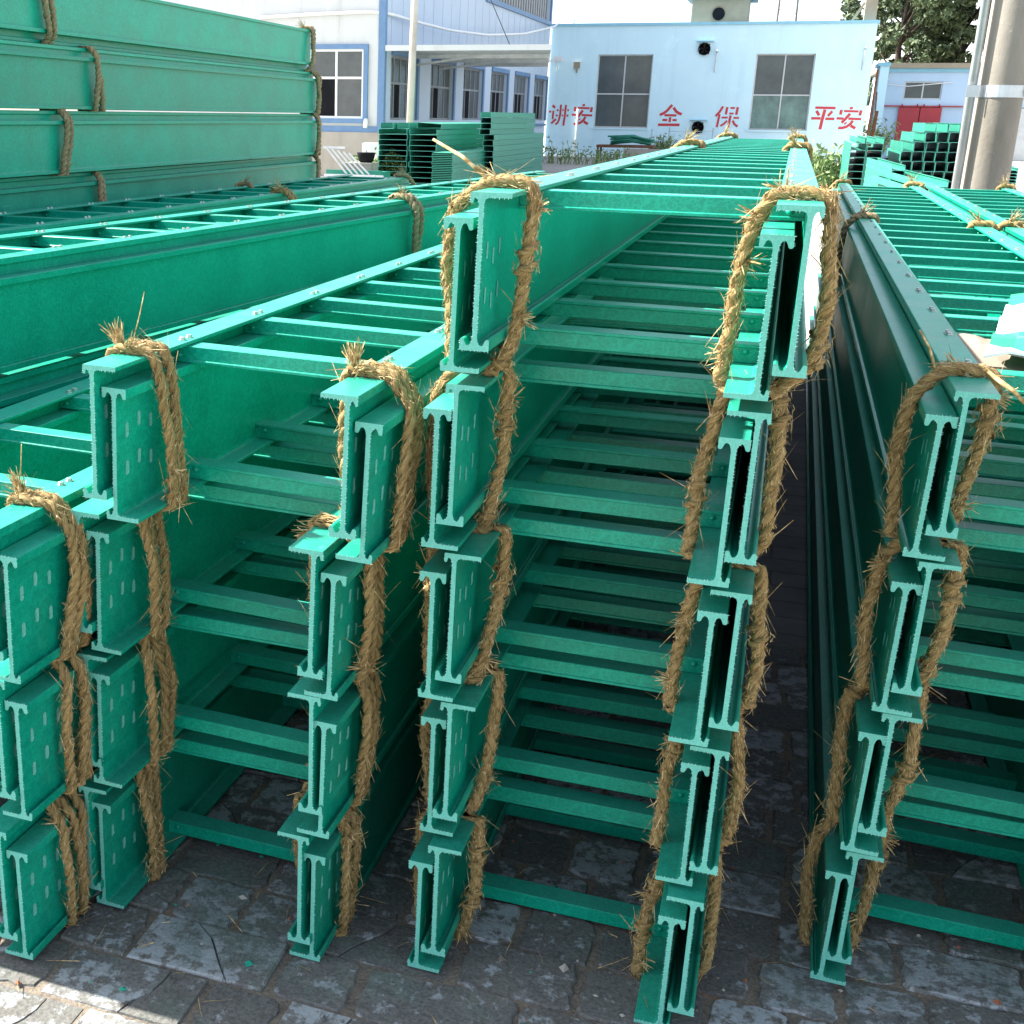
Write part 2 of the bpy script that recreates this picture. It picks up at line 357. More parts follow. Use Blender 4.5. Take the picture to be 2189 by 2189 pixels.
bm_.add([(x * 1.55, y * 1.55, 0) for x, y in hx] + [(x * 1.55, y * 1.55, .0012) for x, y in hx] + [(x, y, .0012) for x, y in hx] + [(x, y, .0045) for x, y in hx] + [(x * .75, y * .75, .0052) for x, y in hx],
        sum([[(a * 6 + i, a * 6 + (i + 1) % 6, a * 6 + 6 + (i + 1) % 6, a * 6 + 6 + i) for i in range(6)] for a in range(4)], []) + [tuple(range(24, 30))])
BOLT = bm_.mesh('bolt_head', STEEL)
# oblong slots near a sawn end (recessed pale rims with chipped edges) on both web faces
def slot_mesh(seed):
    r = random.Random(seed); m = MB()
    for sx in (-1, 1):
        x = sx * (TW + .0002)
        for j, yy in enumerate((.030, .066, .102)):
            for zc in (-.074 - (.010 if j % 2 else 0), -.132 - (.010 if j % 2 else 0)):
                out = []; inn = []
                for i in range(14):
                    a = i / 14 * 2 * math.pi; cy = .0042 * math.cos(a); cz = .0042 * math.sin(a) + (.0068 if math.sin(a) > 0 else -.0068)
                    k = 1 + r.uniform(0, .28); out.append((x, yy + cy * k, zc + cz * (1 + (k - 1) * .3))); inn.append((x - sx * .0001, yy + cy * .5, zc + cz * .74))
                out = [(x + sx * r.uniform(.0001, .0006), q[1], q[2]) for q in out]
                fs = [(i, (i + 1) % 14, 14 + (i + 1) % 14, 14 + i) for i in range(14)]
                if sx < 0: fs = [f[::-1] for f in fs]
                m.add(out + inn, fs, 0); m.add(inn, [tuple(range(14)) if sx > 0 else tuple(reversed(range(14)))], 1)
                for i in range(4):
                    z0 = zc + r.uniform(-.010, .010); yb = yy + .004
                    m.add([(x + sx * .0005, yb, z0), (x + sx * .0005, yb, z0 + .0009), (x + sx * .0012, yb + r.uniform(.002, .005), z0 + r.uniform(-.0005, .0015))], [(0, 1, 2), (2, 1, 0)], 0)
    return m.mesh('bolt_slots', [CUT, CUT])
SLOTS = [slot_mesh(i) for i in range(3)]
def fray_mesh(side, seed):
    r = random.Random(seed); m = MB(); pr = PROF if side > 0 else [(-x, z) for x, z in PROF]
    n = len(pr)
    for i in range(n):
        a = pr[i]; b = pr[(i + 1) % n]; L = math.hypot(b[0] - a[0], b[1] - a[1])
        if L < .004: continue
        # outward normal of the outline
        nx, nz = (b[1] - a[1]) / L, -(b[0] - a[0]) / L
        if side > 0: nx, nz = -nx, -nz
        s = 0
        face_in = r.random()
        dens = .0042
        if (nz > .9 and abs(a[1]) < .002) or r.random() < .35: continue
        while s < L:
            if r.random() < .86:
                x = a[0] + (b[0] - a[0]) * s / L; z = a[1] + (b[1] - a[1]) * s / L; l = r.uniform(.0008, .0028); w = .0005
                tx, tz = (b[0] - a[0]) / L, (b[1] - a[1]) / L; k = r.uniform(-.0012, .0004)
                m.add([(x - tx * w - nx * .0005, -.0002, z - tz * w - nz * .0005), (x + tx * w - nx * .0005, -.0002, z + tz * w - nz * .0005), (x + nx * l + tx * k, r.uniform(-.0008, .0006), z + nz * l + tz * k), (x, .0014, z)],
                      [(0, 1, 2), (1, 3, 2), (3, 0, 2)])
            s += dens * r.uniform(.6, 1.5)
    return m.mesh('frayed_edge', FRAY)
FRAYS = {s: [fray_mesh(s, 40 + i) for i in range(3)] for s in (1, -1)}

def ladder(name, loc, roll, yaw, W, inv, label, group, first=.238, pitch=.28, n=21, L=6.0, bolts=False, ends=True, seed=0):
    r = random.Random(seed * 31 + 5)
    t = empty(name, loc, (0, roll + (math.pi if inv else 0), yaw))
    tag(t, label, 'cable ladder', group)
    for side in (-1, 1):
        # side -1: the rail whose wide lip points to +x
        ra = link('side_rail', rail_mesh(1 if side < 0 else -1, L), t, (side * W / 2, 0, 0))
        if ends:
            s = link('bolt_slots', SLOTS[r.randrange(3)], ra); s['kind'] = 'stuff'
            fr = link('frayed_edge', FRAYS[1 if side < 0 else -1][r.randrange(3)], ra); fr['kind'] = 'stuff'
    for i in range(n):
        y = first + pitch * i
        if y > L - .03: break
        ru = link('rung', rung_mesh(W), t, (0, y + r.uniform(-.003, .003), -FT - .0006))
        if bolts:
            for sx in (-1, 1):
                for dy in (-.0115, .0115):
                    link('bolt_head', BOLT, ru, (sx * (W / 2 - .024), dy + r.uniform(-.001, .001), FT + .0006), (0, 0, r.uniform(0, 1)))
    return t

GZ = 1.23
# pose of every front ladder: (x, y, z of its upper face, roll); U = rungs up, I = rungs down
POSE = {
 ('A', 1, 'I'): (-1.0219, -.1558, -.511, .0216), ('A', 2, 'I'): (-1.0271, -.1508, -.750, .0058), ('A', 3, 'I'): (-1.054, -.1415, -1.0225, -.0031),
 ('B', 1, 'I'): (-.5178, -.0353, -.2922, .035), ('B', 1, 'U'): (-.5436, -.0496, -.2559, .0255), ('B', 2, 'I'): (-.5773, -.0021, -.5288, .0334), ('B', 2, 'U'): (-.6042, -.0127, -.4934, .0267),
 ('B', 3, 'I'): (-.592, .0032, -.7723, .0267), ('B', 3, 'U'): (-.6108, -.0018, -.7341, .0060), ('B', 4, 'I'): (-.6152, .0241, -1.0242, .0150), ('B', 4, 'U'): (-.6341, .0128, -.9880, .0101),
 ('C', 1, 'I'): (.5852, .2036, -.2811, .026), ('C', 1, 'U'): (.6101, .1989, -.2430, .0105), ('C', 2, 'I'): (.5788, .2146, -.5222, .020), ('C', 2, 'U'): (.6029, .2073, -.4845, .0134),
 ('C', 3, 'I'): (.5695, .2267, -.7654, .025), ('C', 3, 'U'): (.5915, .2248, -.7266, .0126), ('C', 4, 'I'): (.5571, .2469, -1.0180, .020), ('C', 4, 'U'): (.5769, .2489, -.9770, .0102),
 ('M', 1, 'I'): (-.0336, .019, -.0345, .0128), ('M', 1, 'U'): (0, 0, 0, .0075), ('M', 2, 'I'): (-.0545, .0276, -.2882, .0067), ('M', 2, 'U'): (-.0294, .029, -.2528, .0086),
 ('M', 3, 'I'): (-.0573, .0494, -.5338, .0062), ('M', 3, 'U'): (-.0248, .0416, -.4984, .0081), ('M', 4, 'I'): (-.0572, .0859, -.7843, .0010), ('M', 4, 'U'): (-.0287, .0719, -.7475, .0040),
 ('M', 5, 'I'): (-.0644, .0691, -1.0325, .0060), ('M', 5, 'U'): (-.0374, .0654, -.9945, .0010)}
for k in (1, 2, 3):
    x, y, z, r_ = POSE[('A', k, 'I')]; POSE[('A', k, 'U')] = (x - .026, y - .008, z + .037, r_)
W0 = .3874
STK = {'A': (-.0119, W0, .245), 'B': (-.0088, W0, .240), 'C': (-.0045, W0, .222), 'M': (0.0, W0, .238)}
def along(yaw, s): return (-math.sin(yaw) * s, math.cos(yaw) * s)
def add_stack(key, x0, y0, yaw, W, tops, off, first):    # a straight far stack: tops = z of the upper face of each rungs-up ladder
    STK[key] = (yaw, W, first)
    for k, z in enumerate(tops):
        o = off[k] if isinstance(off, (list, tuple)) else off
        jx = ((k * 37) % 5 - 2) * .004; jy = ((k * 53) % 7 - 3) * .006
        ux, ix = (jx, jx + o)
        POSE[(key, k + 1, 'U')] = (x0 + ux - along(yaw, y0)[0] * -1, y0 + jy, z - GZ, 0.0)
        POSE[(key, k + 1, 'I')] = (x0 + ix - along(yaw, y0)[0] * -1, y0 + jy + .01, z - .037 - GZ, 0.0)
add_stack('D', 1.080, .22, -.0045, W0, [.985, .742, .497, .247], -.026, .235)
add_stack('E', -2.498 - .0195 - .027 - W0 / 2, .02, .0230, W0, [1.806, 1.565, 1.322, 1.079, .836, .593, .350], [-.027, .027, .027, .027, .027, .027, .027], .24)
add_stack('F', -2.257, -.04, -.0226, W0, [.981, .736, .491, .246], .027, .24)
add_stack('G', -1.641, -.06, -.0954, .319, [1.019, .765, .511, .257], .027, .21)
DESC = {'A': 'the low stack cut off by the left edge of the picture', 'B': 'the four-bundle front stack left of the tallest front stack', 'M': 'the tallest front stack, in the middle',
        'C': 'the front stack at the right beside the concrete pole', 'D': 'the partly hidden stack at the far right', 'E': 'the high long stack at the upper left',
        'F': 'the stack lying against the high upper-left stack', 'G': 'the slightly skewed stack behind the front left ladders'}
SHORT = {'A': 'left-edge stack', 'B': 'second front stack', 'M': 'tallest front stack', 'C': 'right front stack', 'D': 'far right stack', 'E': 'high upper-left stack', 'F': 'stack beside the high one', 'G': 'skewed stack behind the left front one'}
ORD = ['', 'top', 'second', 'third', 'fourth', 'fifth', 'sixth', 'seventh']
def world_pt(key, lx, ly, lz):   # point in the rungs-up frame of a ladder
    x, y, z, ro = POSE[key]; yaw = STK[key[0]][0]; c, s = math.cos(ro), math.sin(ro)
    X, Z = c * lx + s * lz, -s * lx + c * lz; cy, sy = math.cos(yaw), math.sin(yaw)
    return np.array((x + cy * X - sy * ly, y + sy * X + cy * ly, z + Z + GZ))
for i, ((st, k, kind), (x, y, z, ro)) in enumerate(sorted(POSE.items())):
    yaw, W, first = STK[st]; inv = kind == 'I'
    p = world_pt((st, k, kind), 0, 0, -H if inv else 0)
    lab = '%s green ladder tray with its rungs %s, %s' % (('%s-bundle' % ORD[k]), 'underneath' if inv else 'on top', DESC[st])
    lab = '%s green ladder of the %s bundle, %s' % ('rungs-down' if inv else 'rungs-up', ORD[k], SHORT[st])
    ladder('cable_ladder', tuple(p), ro, yaw, W, inv, lab, 'green cable ladders in the %s' % SHORT[st], first=first + (i * 7 % 5 - 2) * .004,
           bolts=(not inv and k == 1), ends=st in 'ABMC', seed=i, L=5.62 if st == 'F' else (5.86 if st == 'E' else 6.0))

# ------------------------------------------------------------------ straw ropes
def hull(pts):
    pts = sorted(set((round(float(a), 5), round(float(b), 5)) for a, b in pts))
    def half(P):
        h = []
        for p in P:
            while len(h) > 1 and (h[-1][0] - h[-2][0]) * (p[1] - h[-2][1]) - (h[-1][1] - h[-2][1]) * (p[0] - h[-2][0]) <= 0: h.pop()
            h.append(p)
        return h[:-1]
    return half(pts) + half(pts[::-1])
def offset_loop(h, r):
    out = []; n = len(h)
    for i in range(n):
        a, b, c = np.array(h[i - 1]), np.array(h[i]), np.array(h[(i + 1) % n])
        d1 = (b - a) / np.linalg.norm(b - a); d2 = (c - b) / np.linalg.norm(c - b)
        a1 = math.atan2(-d1[0], d1[1]); a2 = math.atan2(-d2[0], d2[1])
        while a2 < a1 - 1e-9: a2 += 2 * math.pi
        for t in np.linspace(0, 1, max(2, int((a2 - a1) / .25) + 2)):
            an = a1 + (a2 - a1) * t; out.append((b[0] + r * math.cos(an), b[1] + r * math.sin(an)))
    return np.array(out)
def rope_geo(mb, path, r, seed, pitch=.046, zlim=None, strands=2, K=10):
    rg = np.random.default_rng(seed); p = resample(path, .0042); n = len(p)
    Nn, Bn = frames(p); s = np.arange(n) * .0042; allp = []
    lay = 1 if rg.random() < .8 else -1
    for k in range(strands):
        ph = lay * 2 * math.pi * (s / pitch + k / strands) + .5 * np.sin(s * 23 + seed)
        q = p + r * (.37 if r > .0085 else .46) * (np.cos(ph)[:, None] * Nn + np.sin(ph)[:, None] * Bn)
        qN, qB = frames(q); an = np.arange(K) / K * 2 * math.pi
        # straws wind round each strand: ridges that shift along the length
        tw = s[:, None] * 95 * lay
        rad = r * .64 * (1 + .13 * np.sin(4 * an[None] - tw + k) + .08 * np.sin(7 * an[None] - tw * 1.7) + rg.normal(0, .11, (n, K)) + .10 * np.sin(s * 31 + k * 2)[:, None])
        v = q[:, None] + rad[:, :, None] * (np.cos(an)[None, :, None] * qN[:, None] + np.sin(an)[None, :, None] * qB[:, None])
        if zlim is not None: v[:, :, 2] = np.clip(v[:, :, 2], zlim[0], zlim[1])
        v = v.reshape(-1, 3)
        fs = []; uv = []
        for i in range(n - 1):
            for j in range(K):
                j2 = (j + 1) % K; fs.append((i * K + j, i * K + j2, (i + 1) * K + j2, (i + 1) * K + j))
                a = s[i] / .02; b = s[i + 1] / .02; t0 = j / K - s[i] * 15; t1 = t0 + 1 / K; d = -.0042 * 15
                uv.append(((a, t0 + k), (a, t1 + k), (b, t1 + d + k), (b, t0 + d + k)))
        mb.add(v.tolist(), fs, 0, True, uv); allp.append(v)
    return p, Nn, Bn, np.concatenate(allp)
def blade(mb, a, d, l, w, bend, rg):
    d = d / np.linalg.norm(d); u = np.cross(d, rg.normal(size=3)); u /= np.linalg.norm(u); n = np.cross(d, u)
    p1 = a + d * l * .5 + u * bend * .35; p2 = a + d * l + u * bend
    vs = []
    for p, ww in ((a, w), (p1, w * .9), (p2, w * .45)): vs += [p + n * ww, p - n * ww, p + u * ww * .5]
    mb.add([tuple(x) for x in vs], [(0, 1, 4, 3), (1, 2, 5, 4), (2, 0, 3, 5), (3, 4, 7, 6), (4, 5, 8, 7), (5, 3, 6, 8), (6, 7, 8)])
def fibres(mb, p, Nn, Bn, r, count, seed, zlim=None, long=.045):
    rg = np.random.default_rng(seed + 999); n = len(p); t = np.gradient(p, axis=0); t /= np.linalg.norm(t, axis=1)[:, None]
    clumps = rg.integers(0, n, max(3, count // 60))
    for i in range(count):
        j = int(np.clip(rg.choice(clumps) + rg.normal(0, 2), 0, n - 1)) if rg.random() < .45 else int(rg.integers(0, n))
        a = rg.uniform(0, 2 * math.pi); o = math.cos(a) * Nn[j] + math.sin(a) * Bn[j]
        b = p[j] + o * r * .85; d = t[j] * rg.choice((-1, 1)) * rg.uniform(.7, 1.6) + o * (rg.uniform(.05, .45) if rg.random() < .8 else rg.uniform(.4, 1.0)) + rg.normal(0, .20, 3)
        l = rg.uniform(.004, .011) if rg.random() < .93 else rg.uniform(.018, long)
        if zlim is not None:
            e = b[2] + d[2] / np.linalg.norm(d) * l
            if e > zlim[1] + .004 or e < zlim[0] - .002: continue
        blade(mb, b, d, l, rg.uniform(.0003, .00075), rg.normal(0, .003), rg)
def tuft(mb, at_, d, count, l, spread, seed, w=.0012):
    rg = np.random.default_rng(seed + 333); d = np.array(d, float); d /= np.linalg.norm(d)
    for i in range(count):
        dd = d + rg.normal(0, spread, 3); blade(mb, np.array(at_) + rg.normal(0, .0035, 3), dd, l * rg.uniform(.55, 1.15), w * rg.uniform(.5, 1.3), rg.normal(0, .006), rg)
def knot(mb, p, Nn, Bn, j, r, seed):
    n = len(p); s = np.linspace(0, 1, 46); i0 = int(np.clip(j, 6, n - 7)); idx = np.clip(i0 + (s - .5) * 10, 0, n - 1)
    c = np.stack([np.interp(idx, np.arange(n), p[:, a]) for a in range(3)], 1); nn = Nn[i0]; bb = Bn[i0]; a = s * 2 * math.pi * 1.7 + seed
    q = c + (1.05 * r) * (np.cos(a)[:, None] * nn + np.sin(a)[:, None] * bb)
    rope_geo(mb, q, r * .58, seed + 17, pitch=.03)

def rope_thing(label, group, paths, r, seed, zlim=None, nf=260, old=False, tufts=(), knots=(), straw_extra=(), cat='rope'):
    c = np.mean(np.concatenate([np.array(q) for q in paths]), 0)
    o = empty('straw_rope', tuple(c)); tag(o, label, cat, group)
    m1, m2 = (STRAW_OLD, FIBRE_OLD) if old else (STRAW, FIBRE)
    fb = MB()
    for i, q in enumerate(paths):
        mb = MB(); p, Nn, Bn, _ = rope_geo(mb, np.array(q) - c, r, seed * 13 + i, zlim=None if zlim is None else (zlim[0] - c[2], zlim[1] - c[2]))
        mb.build('winding', m1, o)
        fibres(fb, p, Nn, Bn, r, nf, seed * 7 + i, None if zlim is None else (zlim[0] - c[2], zlim[1] - c[2]))
        if i == 0:
            for f in knots:
                kb = MB(); j = int(f * len(p)); knot(kb, p, Nn, Bn, j, r, seed + int(f * 50)); kb.build('knot', m1, o)
                fibres(fb, p[max(0, j - 4):j + 5], Nn[max(0, j - 4):j + 5], Bn[max(0, j - 4):j + 5], r * 2.0, 46, seed + j)
    e = fb.build('loose_straw', m2, o); e['kind'] = 'stuff'
    for i, (at_, d, cnt, l, sp) in enumerate(tufts):
        tb = MB(); tuft(tb, np.array(at_) - c, d, cnt, l, sp, seed * 5 + i); t = tb.build('frayed_end', m2, o); t['kind'] = 'stuff'
    return o

def pair_hull(st, k, side, ly):
    yaw, W, _ = STK[st]; pts = []
    for kind in 'UI':
        xc = side * W / 2; inner = -side
        e1 = [xc + inner * WI, xc - inner * WH]; e2 = [xc - W2, xc + W2]
        top, bot = (e1, e2) if kind == 'U' else (e2, e1)
        for lx in top:
            w = world_pt((st, k, kind), lx, ly, 0); pts.append((w[0], w[2]))
        for lx in bot:
            w = world_pt((st, k, kind), lx, ly, -H); pts.append((w[0], w[2]))
    return hull(pts)
def loop_paths(st, k, side, ly, r, n=1, gap=.021, seed=0, slack=.004, drift=.012):
    rg = np.random.default_rng(seed); out = []
    h = pair_hull(st, k, side, ly); y0 = world_pt((st, k, 'U'), side * STK[st][1] / 2, ly, 0)[1]
    for i in range(n):
        lp = offset_loop(h, r * .92); lp = np.r_[lp, lp[:1]]; P = np.c_[lp[:, 0], np.zeros(len(lp)), lp[:, 1]]; P = resample(P, .008); m = len(P)
        s = np.linspace(0, 1, m); P[:, 1] = y0 + i * gap + drift * np.sin(2 * math.pi * s + rg.uniform(0, 6)) + .004 * np.sin(9 * s + seed)
        c = P.mean(0); zt, zb = max(b for a, b in h), min(b for a, b in h)
        mid = np.clip(1 - np.abs((P[:, 2] - (zt + zb) / 2) / ((zt - zb) / 2)), 0, 1)
        out_ = np.sign(P[:, 0] - c[0]) * mid * (slack * (1 + .8 * np.sin(s * 17 + seed + i)) + rg.uniform(0, .006))
        P[:, 0] += out_; out.append(smooth(P, 2))
    return out, h, y0
SIDE = {-1: 'left', 1: 'right'}
def front_ropes(st, layers, sides, r, n, ly=.10):
    for k in layers:
        for sd in sides:
            seed = sum(map(ord, st)) * 10 + k * 4 + sd
            rg = np.random.default_rng(seed); nn = n if not isinstance(n, dict) else n.get(sd, 1)
            paths, h, y0 = loop_paths(st, k, sd, ly + rg.uniform(-.012, .012), r, nn, seed=seed)
            zt = max(b for a, b in h); zb = min(b for a, b in h)
            up = .05 if k == 1 else .0065
            zl = (zb - (.0065 if k < max(layers) else .004), zt + up)
            P0 = paths[0]; cen = P0.mean(0); tf = []
            def pick(zf, inner_side):   # a point on the rope itself
                sg = -sd if inner_side else sd; c_ = P0[(P0[:, 0] - cen[0]) * sg > 0]; zz_ = zb + (zt - zb) * zf
                return c_[np.argmin(np.abs(c_[:, 2] - zz_))]
            if k == 1 and st in 'AB':
                p_ = P0[np.argmax(P0[:, 2])]; tf.append((p_ + np.array((.006 * sd, .008, .006)), (rg.uniform(-.35, .1), .1, .8), 46, .034, .26)); tf.append((p_ + np.array((.012, .0, .003)), (.7, -.2, .35), 24, .022, .5))
            elif k == 1:
                p_ = P0[np.argmax(P0[:, 2])]; tf.append((p_ + np.array((-.012, .004, .004)), (-.8, .1, .30), 22, .026, .45)); tf.append((pick(.9, True), (-sd * .8, -.2, .1), 20, .026, .4))
            for zf in (rg.uniform(.05, .3), rg.uniform(.55, .98)):
                if rg.random() < .7: tf.append((pick(zf, rg.random() < .75), ((-sd) * rg.choice((1, 1, -1)), -.35, rg.uniform(-.5, .3)), 18, .026, .42))
            ro_ = rope_thing('straw rope round the %s rails, %s bundle of the %s' % (SIDE[sd], ORD[k], SHORT[st]), 'straw ropes tying the front ends', paths, r, seed, zl,
                       nf=2300 if nn == 1 else 1100, tufts=tf, knots=[rg.uniform(.1, .9) for _ in range(2)] if nn == 1 else [rg.uniform(.2, .8)])
            pt_ = P0[np.argmax(P0[:, 2])]
            for key, off, d_, l_, r_k in (('M1-1', (-.02, 0, .004), (-.75, .25, .42), .10, .0030), ('C1-1', (.03, -.005, .0), (.72, -.15, -.55), .085, .0036), ('B1-1', (.015, .01, .012), (.25, .1, 1.0), .075, .0010), ('A11', (.0, .01, .012), (.12, .05, 1.0), .07, .0010), ('C1-1', (-.035, -.01, .0), (-.45, -.1, .85), .06, .0022)):
                if key == '%s%d%d' % (st, k, sd):
                    a_ = pt_ + np.array(off) - np.array(ro_.location); q_ = np.array(d_) / np.linalg.norm(d_)
                    sm2 = MB(); sm2.tube([a_, a_ + q_ * l_ * .5 + np.array((.002, 0, .003)), a_ + q_ * l_], [r_k, r_k * .9, r_k * .6], 7); sm2.build('straw_stalk', FIBRE, ro_)
STALKS = {}
front_ropes('M', range(1, 6), (-1, 1), .0094, 1, .115)
front_ropes('B', range(1, 5), (-1, 1), .0076, {-1: 3, 1: 3}, .112)
front_ropes('C', range(1, 5), (-1,), .0096, 1, .105)
front_ropes('A', range(1, 4), (1,), .0078, 3, .125)

def far_rope(st, k, sd, ly, r, n, label, old=True, nf=90, knots=(), tufts=None, zfree=True):
    seed = int(abs(ly) * 100) + k * 7 + sd + sum(map(ord, st))
    paths, h, y0 = loop_paths(st, k, sd, ly, r, n, seed=seed, drift=.02)
    zt = max(b for a, b in h); zb = min(b for a, b in h); xs = [a for a, b in h]
    tf = [((np.mean(xs), y0, zt + r * 1.5), (sd * -.5, -.3, .8), 30, .055, .45)] if tufts is None else tufts
    rope_thing(label, 'straw ropes along the stacks', paths, r, seed, (zb - .008, zt + (.06 if zfree else .010)), nf, old, tf, knots)
far_rope('M', 1, -1, 3.2, .012, 2, 'straw rope over the left rail halfway along the tallest front stack', False, knots=(.3,))
far_rope('M', 1, 1, 3.2, .012, 1, 'straw rope over the right rail halfway along the tallest front stack', False)
far_rope('M', 1, -1, 5.85, .013, 1, 'straw rope at the far left end of the tallest front stack', False)
far_rope('M', 1, 1, 5.85, .013, 1, 'straw rope standing up at the far right end of the tallest front stack', False)
far_rope('C', 1, -1, 3.15, .011, 2, 'grey weathered rope over the left rail halfway along the right front stack', True, 160)
far_rope('C', 1, -1, 5.9, .012, 1, 'frayed rope at the far left end of the right front stack', False)
far_rope('C', 1, 1, 5.9, .013, 2, 'knotted rope at the far right end of the right front stack', False, knots=(.3, .5))
far_rope('C', 1, 1, 3.02, .011, 2, 'straw rope over the right rail halfway along the right front stack', False, 160, (.3,))
far_rope('D', 1, -1, 3.02, .011, 2, 'straw rope over the left rail of the far right stack', False, 160)
far_rope('D', 1, 1, 5.9, .013, 1, 'frayed straw rope at the far end of the far right stack near the pole', False)
for k, ly in ((1, 2.80), (2, 3.08), (3, 2.80), (4, 3.08)):
    far_rope('E', k, 1, ly, .0125, 2, 'grey rope tying the %s bundle midway along the high upper-left stack' % ORD[k], True, 120, (), [], k == 1)
for k in (1, 2, 3, 4):
    far_rope('E', k, 1, 5.80, .0135, 2, 'grey rope at the far end of the %s bundle, high stack' % ORD[k], True, 120, (), None if k == 1 else [], k == 1)
far_rope('F', 1, -1, 4.15, .012, 1, 'short grey rope over the left rail of the stack beside the high one')
far_rope('F', 1, 1, 3.75, .013, 2, 'shaggy rope clump between the two left ladder tops', False, 200, (.3, .5))
far_rope('F', 1, 1, 5.52, .013, 1, 'rope at the far right end of the stack beside the high one')
far_rope('G', 1, 1, 3.10, .0125, 2, 'straw rope hanging down the web of the skewed stack', True, 200, (), None)

# ------------------------------------------------------------------ materials of the yard
def make_render(name, hi, lo, stain):
    m, nt, b = mat(name, 0.88, 0.15); v = coords(nt)
    f = noise(nt, 1.4, 8, 0.65, v); st = noise(nt, 1.0, 7, 0.7, mapping(nt, v, (2.6, 2.6, .22))); pt = noise(nt, .55, 6, 0.75, v)
    c = ramp(nt, f, [(0.3, lo), (0.7, hi)])
    k = N(nt, 'ShaderNodeMapRange'); k.inputs['From Min'].default_value = 0.52; k.inputs['From Max'].default_value = 0.75; k.inputs['To Max'].default_value = 0.55; nt.links.new(st, k.inputs['Value'])
    c = mix(nt, k.outputs[0], c, stain)
    k2 = N(nt, 'ShaderNodeMapRange'); k2.inputs['From Min'].default_value = 0.56; k2.inputs['From Max'].default_value = 0.62; k2.inputs['To Max'].default_value = 0.35; nt.links.new(pt, k2.inputs['Value'])
    c = mix(nt, k2.outputs[0], c, tuple(min(1, x * 1.12) for x in hi))
    nt.links.new(c, b.inputs['Base Color']); bump(nt, b, f, 0.25, 0.02); return m
BLUE_RENDER = make_render('pale_blue_painted_render', (0.62, 0.83, 0.90), (0.57, 0.79, 0.87), (0.46, 0.67, 0.76))
BLUE_TRIM = simple('sky_blue_paint', (0.30, 0.58, 0.70), (0.24, 0.50, 0.64), 3, 0.7, 0.3)
LETTER_RED = simple('stencilled_red_paint', (0.62, 0.06, 0.07), (0.50, 0.05, 0.06), 12, 0.7, 0.3)
GLASS = simple('dusty_window_glass', (0.085, 0.105, 0.11), (0.05, 0.065, 0.07), 1.6, 0.12, 0.5)
GLASS_GREEN = simple('window_glass_over_green_sheet', (0.16, 0.28, 0.25), (0.08, 0.13, 0.13), 2.2, 0.15, 0.5)
DARK = simple('dark_interior', (0.012, 0.013, 0.016), (0.008, 0.008, 0.01), 3, 0.9, 0.1)  # near-black colour stands in for the shade inside openings; also the black pot
ALU = simple('aluminium_frame', (0.58, 0.60, 0.60), (0.46, 0.48, 0.48), 6, 0.5, 0.5)
WHITE_PANEL = make_render('off_white_sandwich_panel', (0.60, 0.61, 0.61), (0.55, 0.555, 0.55), (0.45, 0.44, 0.42))
BLUE_PANEL = simple('light_blue_sandwich_panel', (0.50, 0.58, 0.68), (0.45, 0.53, 0.63), 0.9, 0.55, 0.35, 0, 0, 6)
STRONG_BLUE = simple('blue_flashing', (0.13, 0.235, 0.40), (0.10, 0.19, 0.33), 4, 0.5, 0.4)
PLINTH = make_render('grey_rendered_plinth', (0.40, 0.365, 0.32), (0.31, 0.28, 0.24), (0.20, 0.175, 0.15))
BEIGE = simple('beige_render', (0.36, 0.30, 0.22), (0.28, 0.235, 0.175), 2.0, 0.9, 0.2, 0, 0.1, 8)
STEEL_DARK = simple('dark_fan_steel', (0.05, 0.05, 0.055), (0.03, 0.03, 0.035), 5, 0.6, 0.3)
ROOF_GREY = simple('grey_roof_sheet', (0.15, 0.15, 0.155), (0.11, 0.11, 0.115), 5, 0.7, 0.3)
RED_DOOR = simple('red_painted_steel', (0.42, 0.045, 0.055), (0.34, 0.035, 0.045), 3, 0.6, 0.4)
GALV = simple('galvanised_steel', (0.55, 0.58, 0.60), (0.40, 0.43, 0.45), 7, 0.45, 0.5, 0.6)
GREY_POST = simple('weathered_white_post', (0.58, 0.53, 0.46), (0.42, 0.36, 0.31), 2.5, 0.7, 0.3)
WHITE = simple('white_plastic', (0.80, 0.80, 0.78), (0.72, 0.72, 0.70), 5, 0.5, 0.4)
RUST = simple('rusty_steel', (0.20, 0.09, 0.05), (0.10, 0.05, 0.03), 9, 0.85, 0.2)
CARD = simple('brown_cardboard', (0.26, 0.21, 0.17), (0.22, 0.18, 0.145), 12, 0.9, 0.15)
def make_pole_mat():
    m, nt, b = mat('spun_concrete_pole', 0.85, 0.2); v = coords(nt)
    f = noise(nt, 3.0, 6, 0.65, mapping(nt, v, (1, 1, .35))); g = noise(nt, 34, 5, 0.75, v)
    c = ramp(nt, f, [(0.3, (0.18, 0.16, 0.13)), (0.55, (0.26, 0.235, 0.20)), (0.75, (0.33, 0.305, 0.27))])
    sp = N(nt, 'ShaderNodeMapRange'); sp.inputs['From Min'].default_value = 0.66; sp.inputs['From Max'].default_value = 0.72; nt.links.new(g, sp.inputs['Value'])
    c = mix(nt, sp.outputs[0], c, (0.58, 0.56, 0.52))
    e = noise(nt, 4.2, 4, 0.6, mapping(nt, v, (1, 1, 1), (.4, .9, .2))); gp = N(nt, 'ShaderNodeMapRange'); gp.inputs['From Min'].default_value = 0.66; gp.inputs['From Max'].default_value = 0.70; gp.inputs['To Max'].default_value = .6; nt.links.new(e, gp.inputs['Value'])
    c = mix(nt, gp.outputs[0], c, (0.22, 0.50, 0.36))
    nt.links.new(c, b.inputs['Base Color']); bump(nt, b, g, 0.4, 0.006); return m
CONCRETE = make_pole_mat()
BARK = simple('bark', (0.07, 0.055, 0.045), (0.035, 0.028, 0.022), 6, 0.9, 0.1)
